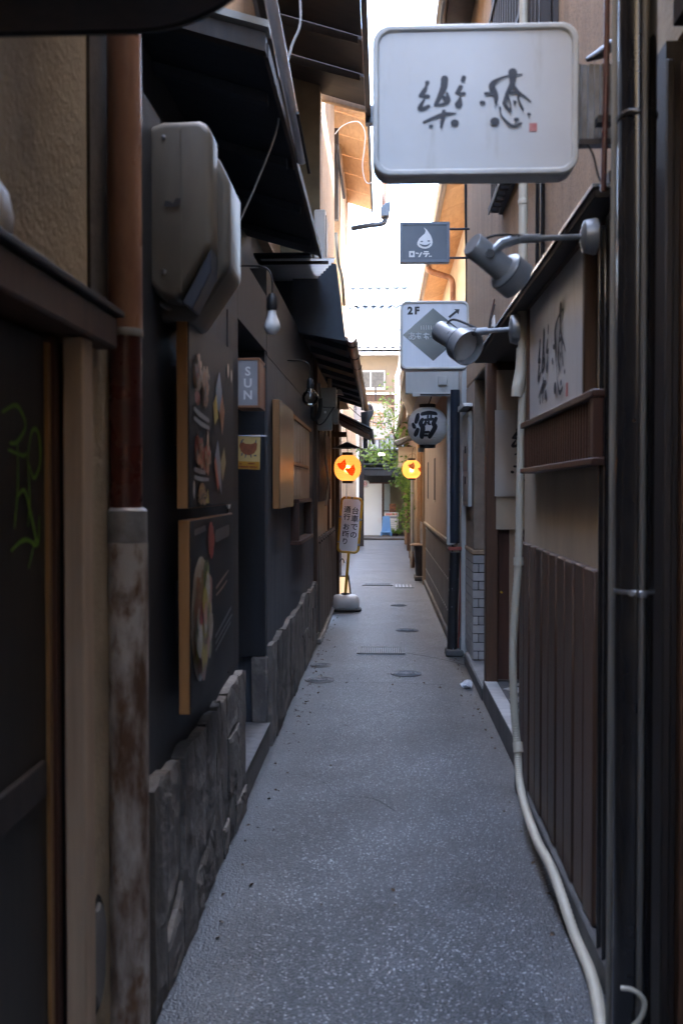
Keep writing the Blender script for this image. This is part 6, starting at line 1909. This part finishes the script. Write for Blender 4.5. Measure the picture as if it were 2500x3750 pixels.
obj('upper_roof_deck', MB().prism([(uy0, uz0 - .06), (uy1, 9.674 - .06), (uy1, lz1 - .5), (uy0, lz1 - .5)], 'x', ux0, ux1 + .2), m_tile_dk, fh2)
obj('ridge', MB().box(ux0, 1.084, 40.55, 40.8, 9.656, 9.884), m_tile, fh2, bevel=.04)
obj('ridge_vent', MB().box(-1.375, -1.162, 40.8, 41.0, 9.935, 10.430), m_tile, fh2)
for (i, (ua, va, ub, vb)) in enumerate(((0, 0, 0, 0),)):
    tag(obj('roof_wire', MB().tube(catmull([(-1.264, 34.000, 7.278), (-0.449, 34.000, 6.874), (0.365, 34.000, 6.456), (0.808, 34.000, 6.306)]), .012, 6), m_cable), 'lower black wire sagging before the far tiled roof', 'wire')
tag(obj('roof_wire', MB().tube(catmull([(-1.190, 34.000, 7.720), (-0.597, 34.000, 7.420), (-0.006, 34.000, 7.166), (0.807, 34.000, 6.777)]), .010, 6), m_cable), 'upper black wire sagging before the far tiled roof', 'wire')
tag(obj('lane_wire', MB().tube(catmull([(-0.847, 22.000, 3.421), (-0.529, 22.000, 3.132), (-0.289, 22.000, 3.007), (-0.002, 22.000, 2.968), (0.238, 22.000, 3.063), (0.400, 22.000, 3.225)]), .010, 6), m_cable), 'black wire slung low across the alley in front of the round sign', 'wire')
# small pair of bright globe lamps in the maple
gl = thing('globe_lamp', (-0.044, 20.000, 2.216), 'pair of small lit white globe bulbs among the maple leaves', 'lamp')
m_bulb = bpy.data.materials.new('lit_bulb'); m_bulb.use_nodes = True
_b = m_bulb.node_tree.nodes['Principled BSDF']
_b.inputs['Emission Color'].default_value = C(1, .95, .8); _b.inputs['Emission Strength'].default_value = .6
for p_ in ((-0.071, 20.000, 2.216), (-0.001, 20.000, 2.216)):
    obj('globe', MB().lathe([(.001, -.032), (.018, -.026), (.032, 0), (.018, .026), (.001, .032)], T(*p_), 14, False), m_bulb, gl, smooth=True)
p_ = (-0.036, 20.000, 2.216)
obj('lamp_stem', MB().tube([(p_[0], 20.03, p_[2] + .02), (p_[0] + .1, 20.1, p_[2] + .10), (p_[0] + .38, 20.2, p_[2] + .10)], .006, 6), m_cable, gl)

# ================================================================== STREET DETAILS
gr = thing('drain_grate', (-.02, 9.25, 0), 'steel drain grate set in the paving near the middle', 'drain')
x0, x1, y0, y1 = -.205, .165, 9.07, 9.42
obj('pit', MB().box(x0, x1, y0, y1, .0005, .003), m_hole, gr)
for (a, b, c_, d_) in ((x0 - .035, x0, y0 - .02, y1 + .02), (x1, x1 + .035, y0 - .02, y1 + .02), (x0, x1, y0 - .02, y0), (x0, x1, y1, y1 + .02)):
    obj('frame_bar', MB().box(a, b, c_, d_, .001, .012), m_concrete, gr)
gme = mesh_of('grate_bar', MB().box(-.0045, .0045, -.17, .17, 0, .009), 0); gme.materials.append(m_galv)
for k in range(21):
    inst('grate_bar', gme, (x0 + .012 + k * .0173, 9.245, .004), gr)
gr2 = thing('drain_grate', (-.10, 15.8, 0), 'smaller dark drain grate farther along the alley', 'drain')
obj('pit', MB().box(-.30, .12, 15.55, 16.0, .0005, .003), m_hole, gr2)
gme2 = mesh_of('grate_bar', MB().box(-.006, .006, -.22, .22, 0, .009), 0); gme2.materials.append(m_cast)
for k in range(17):
    inst('grate_bar', gme2, (-.29 + k * .025, 15.775, .004), gr2)
obj('frame_bar', MB().box(-.33, -.30, 15.52, 16.03, .001, .012), m_cast, gr2)
obj('frame_bar', MB().box(.12, .15, 15.52, 16.03, .001, .012), m_cast, gr2)
def manhole(c, r_, label, m=m_cast):
    t = thing('manhole_cover', (c[0], c[1], 0), label, 'manhole cover')
    obj('cover', MB().lathe([(r_, 0), (r_, .004), (r_ * .98, .005), (.001, .005)], T(c[0], c[1], .001), 32, False), m, t)
    for q in (.35, .62, .85):
        mb = MB()
        mb.tube([(c[0] + r_ * q * math.cos(2 * math.pi * k / 32), c[1] + r_ * q * math.sin(2 * math.pi * k / 32), .0065) for k in range(33)], .005, 5, cap=False)
        obj('raised_ring', mb, m_cast, t)
    for k in range(8):
        a = 2 * math.pi * k / 8
        obj('raised_bar', MB().tube([(c[0] + r_ * .40 * math.cos(a), c[1] + r_ * .40 * math.sin(a), .006), (c[0] + r_ * .58 * math.cos(a), c[1] + r_ * .58 * math.sin(a), .006)], .005, 5), m_cast, t)
    mb = MB()
    mb.tube([(c[0] + r_ * 1.02 * math.cos(2 * math.pi * k / 32), c[1] + r_ * 1.02 * math.sin(2 * math.pi * k / 32), .004) for k in range(33)], .006, 5, cap=False)
    obj('outer_ring', mb, m_concrete, t)
manhole((.186, 8.1), .118, 'round manhole cover nearest the steel drain grate')
manhole((.255, 10.6), .115, 'round manhole cover just beyond the steel drain grate')
manhole((-.53, 8.45), .085, 'small manhole cover by the flagstone base, farther of two')
manhole((-.50, 7.8), .11, 'manhole cover by the flagstone base, nearer of two')
manhole((.20, 12.9), .10, 'dark manhole cover beside the yellow sign base')
hc = thing('handhole_cover', (.16, 15.3, 0), 'rectangular ribbed cover next to the far drain grate', 'manhole cover')
obj('cover', MB().box(.17, .47, 15.2, 15.75, .0005, .006), m_cast, hc)
for k in range(5):
    obj('raised_bar', MB().box(.19 + k * .055, .215 + k * .055, 15.25, 15.7, .006, .009), m_steel, hc)
# cracks in the paving
for i, (pts, lab) in enumerate((([(.20, 9.15), (.30, 9.03), (.38, 8.95), (.46, 8.87), (.55, 8.75), (.64, 8.62), (.70, 8.50)], 'long dark crack running from the drain grate to the right'), ([(.46, 8.87), (.52, 8.93), (.60, 8.96)], 'short branch crack by the black drain'),
                                ([(-.45, 5.2), (-.30, 5.05), (-.22, 4.85), (-.05, 4.8), (.06, 4.62)], 'fine crack wandering across the near paving'), ([(-.30, 7.72), (-.1, 7.69), (.1, 7.71), (.3, 7.66), (.48, 7.65)], 'thin crack across the paving before the manholes'))):
    mb = MB(); fr = Frame((0, 0, 0), (1, 0, 0), (0, 1, 0), .003)
    stroke_on(mb, fr, [(a + rng.uniform(-.006, .006), b + rng.uniform(-.01, .01), (.012, .009, .003, .006)[i] * rng.uniform(.6, 1.3)) for a, b in pts], 4)
    tag(obj('paving_crack', mb, m_hole), lab, 'crack')
for y in (13.4, 18.2, 23.5):
    obj('paving_joint', MB().sheet((-.66, y, .0012), (1.32, .02, 0), (0, .007, 0)), m_mortar, bpy.data.objects['alley_pavement'])
# crumpled paper
mb = MB()
r = random.Random(4)
n1, n2 = 9, 14
for i in range(n1 + 1):
    pass
prof = [(.001, 0), (.034, .004), (.045, .018), (.038, .034), (.02, .048), (.001, .052)]
o = obj('crumpled_bag', MB().lathe(prof, T(.635, 7.55, .001), 14, False), m_paperwhite)
for v in o.data.vertices:
    v.co += Vector((r.uniform(-.014, .014), r.uniform(-.014, .014), r.uniform(-.004, .012) if v.co.z > .003 else 0))
tag(o, 'crumpled white plastic scrap by the right step', 'litter')
# dry litter along the edges
g = MB()
r = random.Random(9)
for k in range(280):
    side = r.random() < .6
    y = r.uniform(3.0, 13) if r.random() < .6 else r.uniform(6.2, 9.5)
    x = (-.60 + abs(r.gauss(0, .06))) if side else (.66 - abs(r.gauss(0, .05)))
    if r.random() < .12: x = r.uniform(-.5, .55)
    s = r.uniform(.004, .016)
    a = r.uniform(0, 6.28)
    M_ = T(x, y, .004) @ Euler((r.uniform(-.5, .5), r.uniform(-.5, .5), a)).to_matrix().to_4x4()
    g.add([M_ @ Vector(q) for q in ((-s, -s * .4, 0), (0, -s * .6, s * .3), (s, 0, 0), (0, s * .6, s * .4), (-s * .7, s * .4, 0))], [(0, 1, 2, 3, 4)])
o = obj('leaf_litter', g, m_litter)
tag(o, 'dry leaf crumbs scattered along both edges of the paving', 'litter', kind='stuff')
